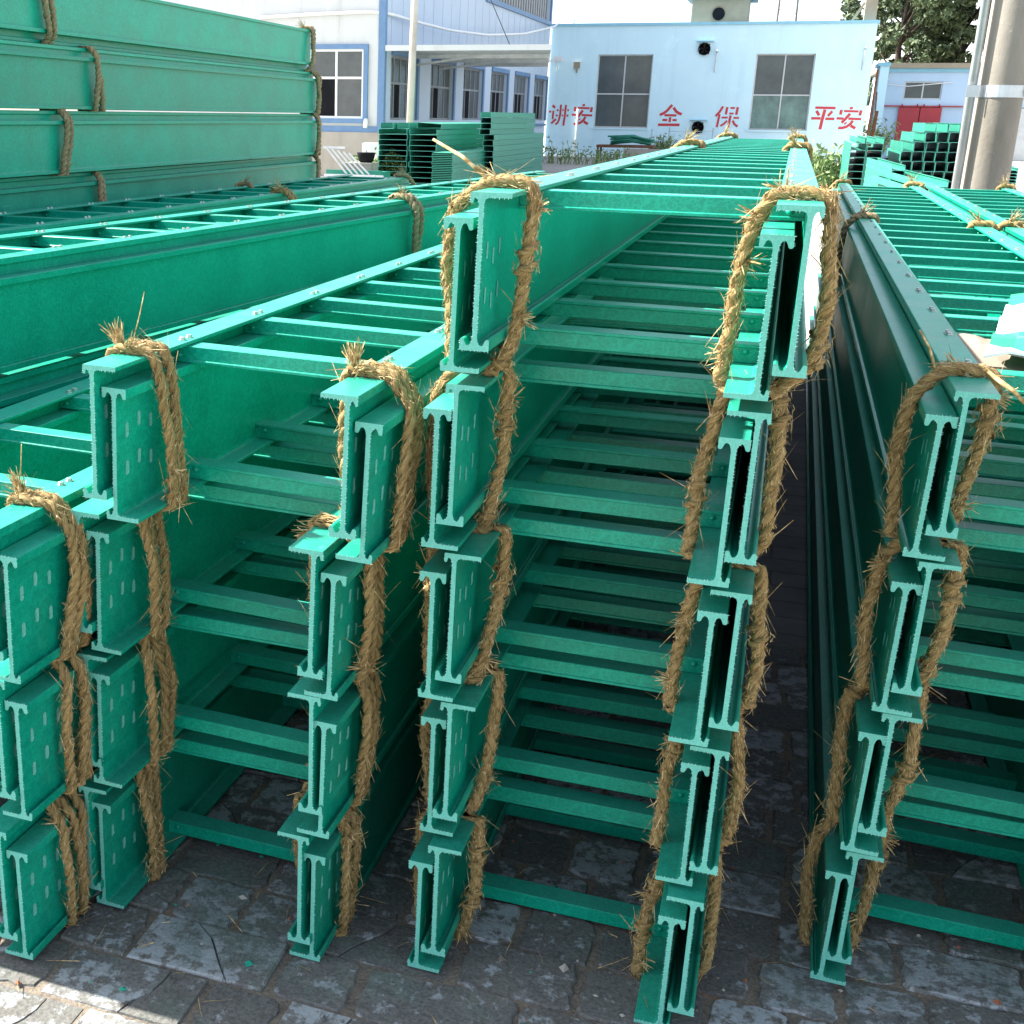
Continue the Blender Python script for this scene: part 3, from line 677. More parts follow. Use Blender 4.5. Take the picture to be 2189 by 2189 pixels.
def make_leaf(name, a, b_, c):
    m, nt, b = mat(name, 0.55, 0.3); v = coords(nt)
    f = noise(nt, 2.2, 5, 0.8, v); nt.links.new(ramp(nt, f, [(0.32, a), (0.5, b_), (0.68, c)]), b.inputs['Base Color']); return m
LEAF = make_leaf('poplar_leaf', (0.04, 0.07, 0.034), (0.08, 0.115, 0.055), (0.14, 0.17, 0.085))
WEED = make_leaf('weed_leaf', (0.08, 0.13, 0.04), (0.16, 0.23, 0.08), (0.28, 0.33, 0.14))

def holed_wall(mb, a0, a1, z0, z1, holes, put, mat_=0):
    xs = sorted({a0, a1} | {h[0] for h in holes} | {h[1] for h in holes}); zs = sorted({z0, z1} | {h[2] for h in holes} | {h[3] for h in holes})
    for i in range(len(xs) - 1):
        for j in range(len(zs) - 1):
            cx, cz = (xs[i] + xs[i + 1]) / 2, (zs[j] + zs[j + 1]) / 2
            if any(h[0] < cx < h[1] and h[2] < cz < h[3] for h in holes): continue
            put(mb, xs[i], xs[i + 1], zs[j], zs[j + 1])

# ------------------------------------------------------------------ pale blue building with the slogan
BX0, BX1, BY, BZ = -8.49, 2.30, 45.0, 4.42
bld = empty('blue_building', (-3.1, BY, 0)); tag(bld, 'pale blue single-storey building with red painted slogan and two big windows', 'building')
def lb(mb, x0, x1, y0, y1, z0, z1, m=0): return mb.box(x0 + 3.1, x1 + 3.1, y0 - BY, y1 - BY, z0, z1, m)
WIN = [(-6.78, -4.86, 1.0, 3.47), (-1.41, .50, 1.0, 3.48)]
FAN = [(-3.15, 3.64, .22), (-3.11, 1.05, .22)]
wl = MB(); holed_wall(wl, BX0, BX1, -.03, BZ, WIN + [(x - .17, x + .17, z - .17, z + .17) for x, z, r in FAN], lambda m, a, b, c, d: lb(m, a, b, BY, BY + .26, c, d))
lb(wl, BX0, BX0 + .26, BY + .26, BY + 9, -.03, BZ); lb(wl, BX1 - .26, BX1, BY + .26, BY + 9, -.03, BZ); lb(wl, BX0 + .26, BX1 - .26, BY + 8.74, BY + 9, -.03, BZ)
wl.build('wall', BLUE_RENDER, bld)
rf = MB(); lb(rf, BX0 - .05, BX1 + .06, BY - .06, BY + 9.05, BZ, BZ + .09); rf.build('roof_slab', BLUE_TRIM, bld)
inn = MB(); lb(inn, BX0 + .3, BX1 - .3, BY + 1.2, BY + 1.3, 0, BZ - .05); inn.build('dark_backing', DARK, bld)  # dark sheet behind the windows, the room's shade put into its colour
for wi, (x0, x1, z0, z1) in enumerate(WIN):
    w = MB(); t = .045; xm = (x0 + x1) / 2; zm = 2.15
    lb(w, x0, x0 + t, BY + .10, BY + .16, z0, z1); lb(w, x1 - t, x1, BY + .10, BY + .16, z0, z1); lb(w, x0 + t, x1 - t, BY + .10, BY + .16, z0, z0 + t); lb(w, x0 + t, x1 - t, BY + .10, BY + .16, z1 - t, z1)
    lb(w, xm - t / 2, xm + t / 2, BY + .102, BY + .158, z0 + t, z1 - t); lb(w, x0 + t, xm - t / 2, BY + .102, BY + .158, zm - t / 2, zm + t / 2); lb(w, xm + t / 2, x1 - t, BY + .102, BY + .158, zm - t / 2, zm + t / 2)
    wo_ = w.build('window', ALU, bld)
    for a, b in ((x0 + t, xm - t / 2), (xm + t / 2, x1 - t)):
        for c, d in ((z0 + t, zm - t / 2), (zm + t / 2, z1 - t)):
            pm = MB(); lb(pm, a, b, BY + .125, BY + .135, c, d); pm.build('pane', GLASS_GREEN if (wi == 1 and c < 2) else GLASS, wo_)
    sm_ = MB(); lb(sm_, x0 - .05, x1 + .05, BY - .04, BY + .10, z0 - .06, z0); sm_.build('sill', BLUE_RENDER, wo_)
for x, z, r_ in FAN:
    f = MB(); n = 20
    ring = [(r_ * .93 * math.cos(a), r_ * .93 * math.sin(a)) for a in np.linspace(0, 2 * math.pi, n, endpoint=False)]
    rin = [(a * .86, b * .86) for a, b in ring]
    vs_ = [(x + 3.1 + a, -.10, z + b) for a, b in ring] + [(x + 3.1 + a, -.10, z + b) for a, b in rin] + [(x + 3.1 + a, .06, z + b) for a, b in ring] + [(x + 3.1 + a, .20, z + b) for a, b in rin]
    fs_ = []
    for i in range(n):
        j = (i + 1) % n; fs_ += [(i, j, n + j, n + i), (2 * n + i, 2 * n + j, j, i), (n + i, n + j, 3 * n + j, 3 * n + i)]
    f.add(vs_, fs_ + [tuple(3 * n + i for i in range(n))], 0)
    fo = f.build('exhaust_vent', DARK, bld)
    h = MB(); lb(h, x - .28, x + .30, BY - .12, BY - .003, z + .235, z + .26); h.build('hood', BLUE_TRIM, fo)
    hb = MB()
    for k in range(5):
        a = k * 2 * math.pi / 5 + .3; hb.add([(x + 3.1 + .02 * math.cos(a + 1.5), .0, z + .02 * math.sin(a + 1.5)), (x + 3.1 + .15 * math.cos(a - .25), .03, z + .15 * math.sin(a - .25)), (x + 3.1 + .15 * math.cos(a + .3), -.01, z + .15 * math.sin(a + .3))], [(0, 1, 2), (2, 1, 0)])
    hb.build('fan_blades', STEEL_DARK, fo)
# slogan: stencilled strokes, each character one part
GLY = {
 'jiang': ((170, 880, 130, 900), [((290, 160), (385, 250), 90), ((180, 385), (255, 385), 70), ((330, 350), (315, 660), 70), ((275, 815), (440, 650), 78), ((585, 130), (577, 480), (545, 690), (500, 790), (430, 850), 75), ((765, 140), (745, 500), (715, 885), 75),
           ((445, 330), (512, 330), 70), ((645, 325), (692, 325), 70), ((822, 330), (875, 330), 72), ((420, 520), (497, 520), 65), ((628, 520), (682, 520), 60), ((805, 522), (875, 525), 66)]),
 'an': ((975, 1690, 160, 870), [((1345, 165), (1362, 232), 95), ((1160, 290), (1562, 300), 65), ((1085, 255), (1070, 405), 85), ((1632, 265), (1612, 425), 85), ((980, 520), (1175, 525), 70), ((1310, 525), (1665, 535), 70),
           ((1340, 372), (1230, 530), (1135, 658), 85), ((1278, 645), (1212, 698), 45), ((1442, 585), (1385, 690), (1290, 775), (1180, 815), (1060, 820), 80), ((1398, 742), (1537, 822), 85)]),
 'quan': ((95, 575, 80, 560), [((352, 88), (260, 215), (190, 275), (118, 312), 58), ((385, 145), (440, 225), (500, 268), (562, 292), 62), ((215, 315), (455, 315), 50), ((335, 358), (330, 466), 55), ((180, 420), (282, 418), 50), ((385, 418), (472, 418), 46), ((100, 525), (537, 522), 58)]),
 'bao': ((1345, 1810, 105, 605), [((1478, 115), (1425, 235), (1352, 342), 55), ((1425, 295), (1395, 592), 50), ((1560, 130), (1545, 297), 56), ((1620, 150), (1706, 150), 45), ((1762, 130), (1745, 302), 56), ((1608, 275), (1692, 275), 40), ((1470, 370), (1588, 368), 42), ((1700, 373), (1806, 373), 44),
           ((1640, 318), (1615, 600), 55), ((1582, 438), (1530, 510), (1465, 562), 46), ((1690, 438), (1730, 515), (1795, 570), 52)]),
 'ping': ((140, 825, 165, 880), [((225, 210), (815, 215), 75), ((268, 306), (367, 444), 85), ((735, 315), (620, 460), 78), ((515, 268), (470, 560), (440, 872), 92), ((145, 535), (417, 535), 75), ((558, 545), (822, 545), 75)])}
for ch, x0, x1, z1, z0 in (('jiang', -8.42, -7.69, 1.77, 1.03), ('an', -7.58, -6.81, 1.80, 1.06), ('quan', -4.5, -3.68, 1.81, 1.07), ('bao', -2.56, -1.75, 1.78, 1.05), ('ping', .60, 1.35, 1.80, 1.04), ('an', 1.41, 2.22, 1.79, 1.05)):
    (a0, a1, b0, b1), strokes = GLY[ch]; sx = (x1 - x0) / (a1 - a0); sz = (z1 - z0) / (b1 - b0); m = MB()
    for k, st_ in enumerate(strokes):
        pts = [(x0 + (p[0] - a0) * sx + 3.1, z1 - (p[1] - b0) * sz) for p in st_[:-1]]; w = st_[-1] * sz * .5; L_ = []; R_ = []
        for i, p in enumerate(pts):
            q0 = pts[max(0, i - 1)]; q1 = pts[min(len(pts) - 1, i + 1)]; d = math.hypot(q1[0] - q0[0], q1[1] - q0[1]); nx, nz = -(q1[1] - q0[1]) / d, (q1[0] - q0[0]) / d
            L_.append((p[0] + nx * w, p[1] + nz * w)); R_.append((p[0] - nx * w, p[1] - nz * w))
        yy = -.004 - .0004 * k
        for i in range(len(pts) - 1):
            m.add([(q[0], yy, q[1]) for q in (L_[i], L_[i + 1], R_[i + 1], R_[i])], [(0, 1, 2, 3)])
    m.build('painted_character', LETTER_RED, bld)
p = MB(); p.tube([(-7.36 + 3.1, -.07, 1.62), (-7.36 + 3.1, -.07, -.03)], .035, 8); p.build('drain_pipe', WHITE, bld)
for x, z0, z1 in ((-2.73, 2.88, 3.60), (2.0, 2.95, 3.68)):
    p = MB(); p.bar((x + 3.1, -.05, z0), (x + 3.1 + .02, -.09, z1), .03, .05); p.bar((x + 3.1 + .02, .0, z1 - .1), (x + 3.1 + .02, -.16, z1), .05, .08); p.build('wall_bracket', GALV, bld)
p = MB(); p.bar((-8.66 + 3.1, -.35, 3.23), (-7.86 + 3.1, -.30, 3.27), .07, .05); p.bar((-8.2 + 3.1, -.3, 3.22), (-8.2 + 3.1, 0, 2.95), .03); p.box(-8.3 + 3.1, -8.0 + 3.1, -.38, -.26, 3.28, 3.40); p.build('lamp_arm', WHITE, bld)
p = MB(); p.box(-7.62 + 3.1, -7.40 + 3.1, -.12, -.003, 3.02, 3.22); p.bar((-7.5 + 3.1, -.06, 3.0), (-7.5 + 3.1, -.06, 2.86), .05); p.build('junction_box', BEIGE, bld)
# roof turret with a round fan
tu = MB(); lb(tu, -3.80, -1.90, BY + 1.2, BY + 3.0, BZ + .09, 5.35); tur = tu.build('roof_turret', BEIGE, bld)
tr = MB(); lb(tr, -4.02, -1.66, BY + .95, BY + 3.2, 5.35, 5.47); tr.build('turret_roof', ROOF_GREY, tur)
tf_ = MB(); cx, cz = -2.87 + 3.1, 4.85
tf_.add([(cx + .21 * math.cos(a), 1.19, cz + .21 * math.sin(a)) for a in np.linspace(0, 2 * math.pi, 20, endpoint=False)] + [(cx + .21 * math.cos(a), 1.12, cz + .21 * math.sin(a)) for a in np.linspace(0, 2 * math.pi, 20, endpoint=False)],
        [(i, (i + 1) % 20, 20 + (i + 1) % 20, 20 + i) for i in range(20)] + [tuple(range(20, 40))]); tf_.build('turret_fan', DARK, tur)
ch_ = MB(); lb(ch_, 1.86, 2.24, BY + .4, BY + .9, BZ + .09, 5.4); ch_.build('chimney', BEIGE, bld)
cb = MB(); cb.bar((1.5 + 3.1, .6, BZ + .1), (1.84 + 3.1, .6, 5.1), .08); cb.build('chimney_brace', BEIGE, bld)
vt = MB(); vt.tube([(-7.83 + 3.1, .6, BZ + .09), (-7.83 + 3.1, .6, BZ + .22)], .03, 8); vt.tube([(-7.83 + 3.1, .6, BZ + .20), (-7.83 + 3.1, .6, BZ + .27)], [.04, .08], 10); vt.build('roof_vent', GALV, bld)

# ------------------------------------------------------------------ factory hall at the left
hall = empty('factory_hall', (-8.53, 25.5, 0)); tag(hall, 'white and blue panel factory hall with a canopy and tall windows', 'building')
def hb_(mb, x0, x1, y0, y1, z0, z1, m=0): return mb.box(x0 + 8.53, x1 + 8.53, y0 - 25.5, y1 - 25.5, z0, z1, m)
HX, HY = -8.53, 25.5
fw = (-10.28, -8.98, 1.24, 2.70)
f = MB(); holed_wall(f, -16, HX - .12, .95, 8.2, [fw], lambda m, a, b, c, d: hb_(m, a, b, HY, HY + .2, c, d)); f.build('front_wall', WHITE_PANEL, hall)
for i in range(9):
    s_ = MB(); hb_(s_, -9.0 - i * .9 + .32, -9.0 - i * .9 + .326, HY - .004, HY - .001, 2.9, 8.2); s_.build('panel_joint', WHITE_PANEL, hall)
f = MB(); hb_(f, -16, HX - .02, HY - .05, HY + .2, -.03, .95); f.build('plinth', PLINTH, hall)
f = MB(); hb_(f, HX - .12, HX + .03, HY - .03, HY + .12, .95, 8.2); f.build('corner_flashing', STRONG_BLUE, hall)
f = MB(); hb_(f, -16, HX - .122, HY - .03, HY - .002, .95, 1.08); f.build('base_flashing', STRONG_BLUE, hall)
side_w = [(26.05 + i * 3.3, 28.05 + i * 3.3 + (0.15 if i else 0), 1.22, 2.60) for i in range(6)]
f = MB(); holed_wall(f, HY + .12, 44.9, -.03, 8.2, side_w + [(35.0, 44.6, 4.55, 5.6)], lambda m, a, b, c, d: hb_(m, HX - .2, HX, a, b, c, d)); f.build('side_wall', BLUE_PANEL, hall)
for i in range(22):
    s_ = MB(); hb_(s_, HX + .001, HX + .008, 26.0 + i * .85, 26.012 + i * .85, 2.82, 4.4); s_.build('panel_joint', BLUE_PANEL, hall)
def window(parent, put, a0, a1, z0, z1, cols, zsplit, frame_mat, open_cols=(), pane_mat=None, border=None):
    m = MB(); t = .05; cw = (a1 - a0) / cols
    put(m, a0, a0 + t, z0, z1, .0, .05); put(m, a1 - t, a1, z0, z1, .0, .05); put(m, a0 + t, a1 - t, z0, z0 + t, .0, .05); put(m, a0 + t, a1 - t, z1 - t, z1, .0, .05)
    for i in range(1, cols): put(m, a0 + i * cw - t / 2, a0 + i * cw + t / 2, z0 + t, z1 - t, .002, .048)
    put(m, a0 + t, a1 - t, zsplit - t / 2, zsplit + t / 2, -.003, .045)
    w = m.build('window', frame_mat, parent)
    for i in range(cols):
        for c, d, low in ((z0 + t, zsplit - t / 2, 1), (zsplit + t / 2, z1 - t, 0)):
            pm = MB(); put(pm, a0 + i * cw + t / 2, a0 + (i + 1) * cw - t / 2, c, d, .02, .03); pm.build('open_gap' if (low and i in open_cols) else 'pane', DARK if (low and i in open_cols) else (pane_mat or GLASS), w)  # open sash drawn as a near-black slab, its shade put into the colour
    if border:
        b = MB(); put(b, a0 - .10, a0, z0 - .10, z1 + .10, -.05, .05); put(b, a1, a1 + .10, z0 - .10, z1 + .10, -.05, .05); put(b, a0, a1, z1, z1 + .10, -.05, .05); put(b, a0, a1, z0 - .10, z0, -.05, .05); b.build('window_trim', border, w)
    return w
FRAME_GREY = simple('grey_window_frame', (0.26, 0.27, 0.28), (0.2, 0.21, 0.22), 6, 0.5, 0.5)
HGLASS = simple('grey_hall_glass', (0.10, 0.108, 0.11), (0.06, 0.066, 0.07), 2, 0.2, 0.5)
window(hall, lambda m, a, b, c, d, y0, y1: hb_(m, a, b, HY - .01 + y0, HY - .01 + y1, c, d), *fw, 2, 2.10, WHITE, (0,), HGLASS, STRONG_BLUE)
for i, (a0, a1, z0, z1) in enumerate(side_w):
    window(hall, lambda m, a, b, c, d, y0, y1: hb_(m, HX - .08 - y1, HX - .08 - y0, a, b, c, d), a0, a1, z0, z1, 4, 2.02 if i < 3 else 2.05, FRAME_GREY, (1,) if i < 3 else (1, 2), HGLASS, None)
    b = MB(); hb_(b, HX + .002, HX + .05, a1, a1 + .16, z0, z1 + .12); hb_(b, HX + .002, HX + .05, a0, a1, z1, z1 + .12); b.build('window_trim', STRONG_BLUE, hall)
f = MB(); hb_(f, HX - .16, HX - .12, 35.0, 44.6, 4.55, 5.6); f.build('clerestory_panel', ROOF_GREY, hall)
for i in range(24):
    s_ = MB(); hb_(s_, HX - .118, HX - .09, 35.2 + i * .39, 35.24 + i * .39, 4.56, 5.59); s_.build('clerestory_rib', WHITE_PANEL, hall)
f = MB(); hb_(f, HX + .001, HX + .06, 34.8, 44.8, 4.42, 4.55); hb_(f, HX + .001, HX + .06, 44.6, 44.8, 4.552, 5.6); f.build('clerestory_trim', STRONG_BLUE, hall)
f = MB(); hb_(f, HX + .002, HX + .05, HY + .13, 44.9, 1.03, 1.10); f.build('side_base_flashing', STRONG_BLUE, hall)
# canopy of profiled sheet on the hall's side wall
def cx_(yy): return -4.86 + (yy - HY) / 7.5 * -1.42       # the free edge runs back towards the wall
cp = MB(); K_ = 34
for i in range(K_):
    y0 = HY + .02 + i * 7.5 / K_; y1 = y0 + 7.5 / K_; z = 2.70 + (.03 if i % 2 else 0)
    xa, xb = cx_(y0) + 8.53, cx_(y1) + 8.53
    cp.add([(.04, y0 - HY, z), (xa, y0 - HY, z), (xb, y1 - HY, z), (.04, y1 - HY, z), (.04, y0 - HY, z + .012), (xa, y0 - HY, z + .012), (xb, y1 - HY, z + .012), (.04, y1 - HY, z + .012)],
           [(0, 3, 2, 1), (4, 5, 6, 7), (0, 1, 5, 4), (1, 2, 6, 5), (2, 3, 7, 6), (3, 0, 4, 7)])
cano = cp.build('canopy', GALV, hall)
e = MB(); hb_(e, HX + .04, cx_(HY), HY - .03, HY + .015, 2.66, 2.775); e.build('canopy_edge', WHITE_PANEL, cano)
for yy in (27.8, 30.1, 32.6):
    e = MB(); hb_(e, HX + .04, cx_(yy) - .03, yy, yy + .06, 2.60, 2.695); e.build('canopy_beam', GALV, cano)
for yy, x1 in ((4.6, 1.8), (2.3, 1.6)):
    e = MB(); e.bar((.03, yy, 2.45), (x1, yy, 2.66), .05); e.build('canopy_brace', GALV, cano)
f = MB(); f.tube([(-.35, -.09, 1.23), (-.35, -.12, 1.16), (-.36, -.13, 1.05)], .05, 10); f.build('overflow_pipe', WHITE, hall)
# hose slung from the hall to the blue building
hp = [(-11.5, 25.42, 3.36), (-10.2, 25.42, 3.42), (-9.3, 25.42, 3.44), (-8.7, 25.40, 3.47), (-8.45, 25.5, 3.43), (-8.30, 27.0, 3.36), (-8.10, 29.5, 3.32), (-8.0, 33, 3.42), (-8.05, 38, 3.75), (-8.25, 44.2, 4.36), (-8.3, 45.2, 4.56)]
m = MB(); m.tube(smooth(resample(hp, .25), 3), .034, 8); tag(m.build('overhead_hose', WHITE), 'white hose strung from the white hall to the blue building', 'hose')

for lab, pts in (('thin dark wire slanting down past the canopy of the hall', [(-7.0, 26.5, 5.2), (-6.4, 25.9, 3.9), (-5.75, 25.52, 2.78)]), ('thin wire crossing the sky above the slogan building roof', [(-.3, 46, 4.62), (.8, 46, 4.80), (1.95, 46, 5.15)])):
    m = MB(); m.tube(smooth(resample(pts, .1), 2), .009, 5); tag(m.build('overhead_wire', STEEL_DARK), lab, 'wire')

# ------------------------------------------------------------------ small building with red doors
rb = empty('red_door_building', (4.6, 52, 0)); tag(rb, 'low pale blue building with red sliding doors behind the concrete pole', 'building')
def rbx(mb, x0, x1, y0, y1, z0, z1, m=0): return mb.box(x0 - 4.6, x1 - 4.6, y0 - 52, y1 - 52, z0, z1, m)
BLUE2 = simple('light_blue_wash', (0.50, 0.64, 0.78), (0.44, 0.58, 0.74), 1.2, 0.85, 0.2, 0, 0.1, 8)
dh = (3.80, 5.27, -.03, 1.88); wh_ = (3.87, 5.20, 2.15, 2.80); w2h = (7.45, 8.6, 2.15, 2.80); d2h = (7.2, 8.7, -.03, 1.88)
f = MB(); holed_wall(f, 3.18, 12.5, -.03, 3.20, [dh, wh_, w2h, d2h], lambda m, a, b, c, d: rbx(m, a, b, 52, 52.25, c, d)); rbx(f, 3.18, 3.43, 52.25, 62, -.03, 3.2); f.build('wall', BLUE2, rb)
f = MB(); rbx(f, 2.86, 3.17, 50.6, 52.9, -.03, 3.30); f.build('side_wall', BLUE_RENDER, rb)
f = MB(); rbx(f, 3.0, 12.6, 51.75, 62.2, 3.27, 3.45); f.build('roof', BEIGE, rb)
f = MB(); rbx(f, 3.175, 12.5, 51.9, 51.998, 3.14, 3.268); f.build('eave_band', BLUE_TRIM, rb)
f = MB(); rbx(f, 2.78, 3.2, 50.5, 52.95, 3.302, 3.42); f.build('wall_coping', BLUE_TRIM, rb)
for h in (wh_, w2h): window(rb, lambda m, a, b, c, d, y0, y1: rbx(m, a, b, 52.05 + y0, 52.05 + y1, c, d), *h, 2, (h[2] + h[3]) / 2 - .3, ALU, (), GLASS)
for a, b in ((3.78, 4.52), (4.55, 5.29)):
    f = MB(); rbx(f, a, b, 51.9, 51.96, -.02, 1.86); d_ = f.build('sliding_door', RED_DOOR, rb)
    for q in (a + .1, b - .1): h_ = MB(); rbx(h_, q - .02, q + .02, 51.88, 51.95, 1.862, 1.99); h_.build('door_hanger', RED_DOOR, d_)
f = MB(); rbx(f, 3.2, 6.0, 51.88, 51.995, 1.885, 1.93); f.build('door_rail', RED_DOOR, rb)
f = MB(); rbx(f, 7.2, 8.7, 51.9, 51.96, -.02, 1.86); f.build('sliding_door', ALU, rb)
f = MB(); rbx(f, 3.5, 12.4, 53, 53.1, 0, 3.1); f.build('dark_backing', DARK, rb)
f = MB(); f.tube([(3.3 - 4.6, -.06, 3.1), (3.2 - 4.6, -.1, 2.7), (4.0 - 4.6, -.14, 2.62), (5.0 - 4.6, -.14, 2.72), (5.5 - 4.6, -.06, 2.78)], .018, 6); f.build('wall_cable', WHITE, rb)

# rusty steel sheets and pipes leaning in the gap between the two buildings
f = MB(); f.bar((0, 0, 0), (.05, .1, 3.0), .06); f.bar((.25, .2, 0), (.12, .2, 2.3), .10, .04); f.bar((.12, 0, 0), (.2, .15, 1.7), .12, .03)
tag(f.build('rusty_scrap', RUST, None, (2.45, 44.9, -.03)), 'rusty steel bars leaning beside the slogan building', 'scrap metal')

# ------------------------------------------------------------------ poles and mast
pole = empty('concrete_pole', (1.28, 6.95, -.03)); tag(pole, 'thick concrete utility pole with a grey conduit strapped to it', 'pole')
m = MB(); m.tube([(0, 0, z) for z in np.linspace(0, 8, 12)], np.linspace(.134, .098, 12), 36); m.build('shaft', CONCRETE, pole)
m = MB(); m.tube([(-.162, -.07, 0), (-.168, -.07, 4), (-.175, -.07, 7)], .025, 14); m.build('conduit', GALV, pole)
m = MB(); n = 28; zc = 1.53
ang = np.linspace(0, 2 * math.pi, n, endpoint=False); r0 = .1285; r1 = .1325
vs_ = [(r_ * math.cos(a), r_ * math.sin(a), z) for z in (zc - .034, zc + .034) for r_ in (r0, r1) for a in ang]
fs_ = []
for i in range(n):
    j = (i + 1) % n; fs_ += [(n + i, n + j, 3 * n + j, 3 * n + i), (2 * n + i, 3 * n + i, 3 * n + j, 2 * n + j), (i, j, n + j, n + i)]
m.add(vs_, fs_); m.box(-.195, -.128, -.103, -.098, zc - .034, zc + .034); m.box(.12, .165, -.06, -.05, zc - .03, zc + .03); m.tube([(.14, -.08, zc), (.14, -.03, zc)], .008, 6)
m.build('clamp_band', GALV, pole)
post = MB(); post.tube([(0, 0, 0), (.07, 0, 5.5)], .073, 14)
tag(post.build('steel_post', GREY_POST, None, (-7.46, 24.0, -.03)), 'slim pale steel post in front of the white and blue hall', 'post')
mast = empty('lattice_mast', (-1.05, 75, 0)); tag(mast, 'thin steel lattice mast rising behind the slogan building', 'mast')
for sx, sy in ((-1, -1), (1, -1), (1, 1), (-1, 1)):
    m = MB(); m.bar((sx * .62, sy * .62, 0), (sx * .4, sy * .4, 12), .07); m.build('mast_leg', ROOF_GREY, mast)
for k in range(9):
    z0 = 1.2 * k + 1; z1 = z0 + 1.2; a = .62 - .22 * z0 / 12; b = .62 - .22 * z1 / 12
    for q in ((-a, -a, b, -b), (a, -a, b, b), (-a, a, -b, -b)):
        m = MB(); m.bar((q[0], q[1], z0), (q[2], q[3], z1), .035); m.build('mast_brace', ROOF_GREY, mast)

# ------------------------------------------------------------------ piles of cable channel
CH = {}
def channel_mesh(w, h, L, t=.006):
    k = (w, h, L)
    if k not in CH:
        p = [(-w / 2, 0), (w / 2, 0), (w / 2, h), (w / 2 - .018, h), (w / 2 - .018, h - t), (w / 2 - t, h - t), (w / 2 - t, t), (-w / 2 + t, t), (-w / 2 + t, h - t), (-w / 2 + .018, h - t), (-w / 2 + .018, h), (-w / 2, h)]
        CH[k] = MB().prism(p[::-1], 0, L, 'y', 0, 1).mesh('cable_channel', [FRP_TRAY, CUT])
    return CH[k]
def channel(loc, w, h, L, label, group, yaw=0, roll=0):
    return tag(link('cable_channel', channel_mesh(w, h, L), None, loc, (0, roll, yaw)), label, 'cable channel', group)
crg = random.Random(3)
N2 = ['', 'first', 'second', 'third', 'fourth', 'fifth', 'sixth', 'seventh', 'eighth', 'ninth', 'tenth', 'eleventh', 'twelfth', 'thirteenth']
for pi, (xc, w, nm) in enumerate(((-6.56, .53, 'left'), (-6.00, .50, 'right'))):
    for k in range(12):
        channel((xc + crg.uniform(-.012, .012), 20 + crg.uniform(-.05, .05), 1.0 - k * .0915), w, .088, 5.0, 'wide green channel, %s from the top, %s pile by the slim post' % (N2[k + 1], nm), 'wide cable channels by the slim post', roll=crg.uniform(-.006, .006))
channel((-6.66, 19.95, 1.095), .24, .10, 3.0, 'narrow green channel lying on the left pile by the slim post', 'loose channels')
channel((-6.40, 20.1, 1.095), .22, .10, 3.0, 'second narrow green channel lying on the left pile', 'loose channels')
channel((-5.95, 20.2, 1.20), .45, .09, 4.0, 'tilted green channel upside down on the right pile', 'loose channels', roll=math.pi + .05)
for k in range(14):
    channel((-5.17 + crg.uniform(-.01, .01), 21.2 if k < 4 else 21.5, 1.305 - k * .100), .20, .096, 4.1 if k < 4 else 4.9, 'narrow green channel, %s from the top, tall pile beside the canopy' % (N2[k + 1] if k < 13 else 'lowest'), 'channels in the tall pile')
NUM = ['', 'one', 'two', 'three', 'four', 'five', 'six', 'seven', 'eight', 'nine', 'ten', 'eleven', 'twelve', 'thirteen', 'fourteen', 'fifteen', 'sixteen', 'seventeen', 'eighteen', 'nineteen', 'twenty', 'twenty-one', 'twenty-two']
cov = {}
for k in range(24):
    m = cov.get(0)
    if m is None:
        m = cov[0] = MB().box(-.18, .18, 0, 4.5, 0, .012).box(-.18, -.174, 0, 4.5, -.016, -.0002).box(.174, .18, 0, 4.5, -.016, -.0002).mesh('channel_cover', FRP_TRAY)
    tag(link('channel_cover', m, None, (-5.42 + crg.uniform(-.01, .01), 19.2, .72 - k * .0288), (0, 0, 0)), 'flat green cover in the thin pile before the channels, %s' % ('topmost' if k == 0 else 'lowest' if k == 23 else '%s below the topmost' % NUM[k]), 'cover', 'flat channel covers in the pile')
# right-hand piles beyond the pole
rows = [(1.315 - .132 * i, (1.86, 1.73, 1.61, 1.60, 1.62, 1.60, 1.61, 1.62, 1.60, 1.61)[i]) for i in range(10)]
for ri, (z, x0) in enumerate(rows):
    for c in range(int((2.92 - x0) / .150)):
        channel((x0 + .075 + c * .150, 18 + crg.uniform(-.05, .05), z - .126), .144, .126, 2.0 + .3 * min(ri, 3), 'square green channel, row %s, column %s of the stepped pile' % (N2[ri + 1], N2[c + 1]), 'channels in the stepped pile', roll=crg.uniform(-.06, .06))
for k in range(9):
    for c in range(2):
        channel((1.045 + c * .22, 18.2, .925 - k * .0985), .212, .094, 3.0, 'green channel, %s from the top, %s column by the weeds' % (N2[k + 1], ('left', 'right')[c]), 'channels by the weeds')
for c, x in enumerate((1.06, 1.19, 1.31)): channel((x, 18.15, 1.021), .12, .085, 2.5, '%s small channel on top of the pile by the weeds' % ('left', 'middle', 'right')[c], 'small channels on the weeds pile')
for k in range(6): channel((1.30, 13.9, .80 - k * .062), .14, .06, 3.0, 'slim green channel, %s from the top, short pile below the red doors' % N2[k + 1], 'slim channels below the red doors', yaw=.04)
for k, (x, y, z) in enumerate(((1.50, 12.2, .71), (1.46, 12.1, .635), (1.53, 12.3, .56), (1.48, 12.2, .485), (1.50, 12.2, .41), (1.5, 12.2, .335))):
    channel((x, y, z), .30, .07, 3.0, 'wide pale channel, %s from the top, angled pile beside the pole' % N2[k + 1], 'angled channels beside the pole', yaw=.07)
for k in range(14):
    for c in range(2):
        channel((2.22 + c * .10, 13.0, .86 - k * .031), .09, .028, 2.0, 'whitish profile, %s from the top, %s column right of the pole' % (N2[k + 1] if k < 13 else 'lowest', ('left', 'right')[c]), 'whitish profiles right of the pole')
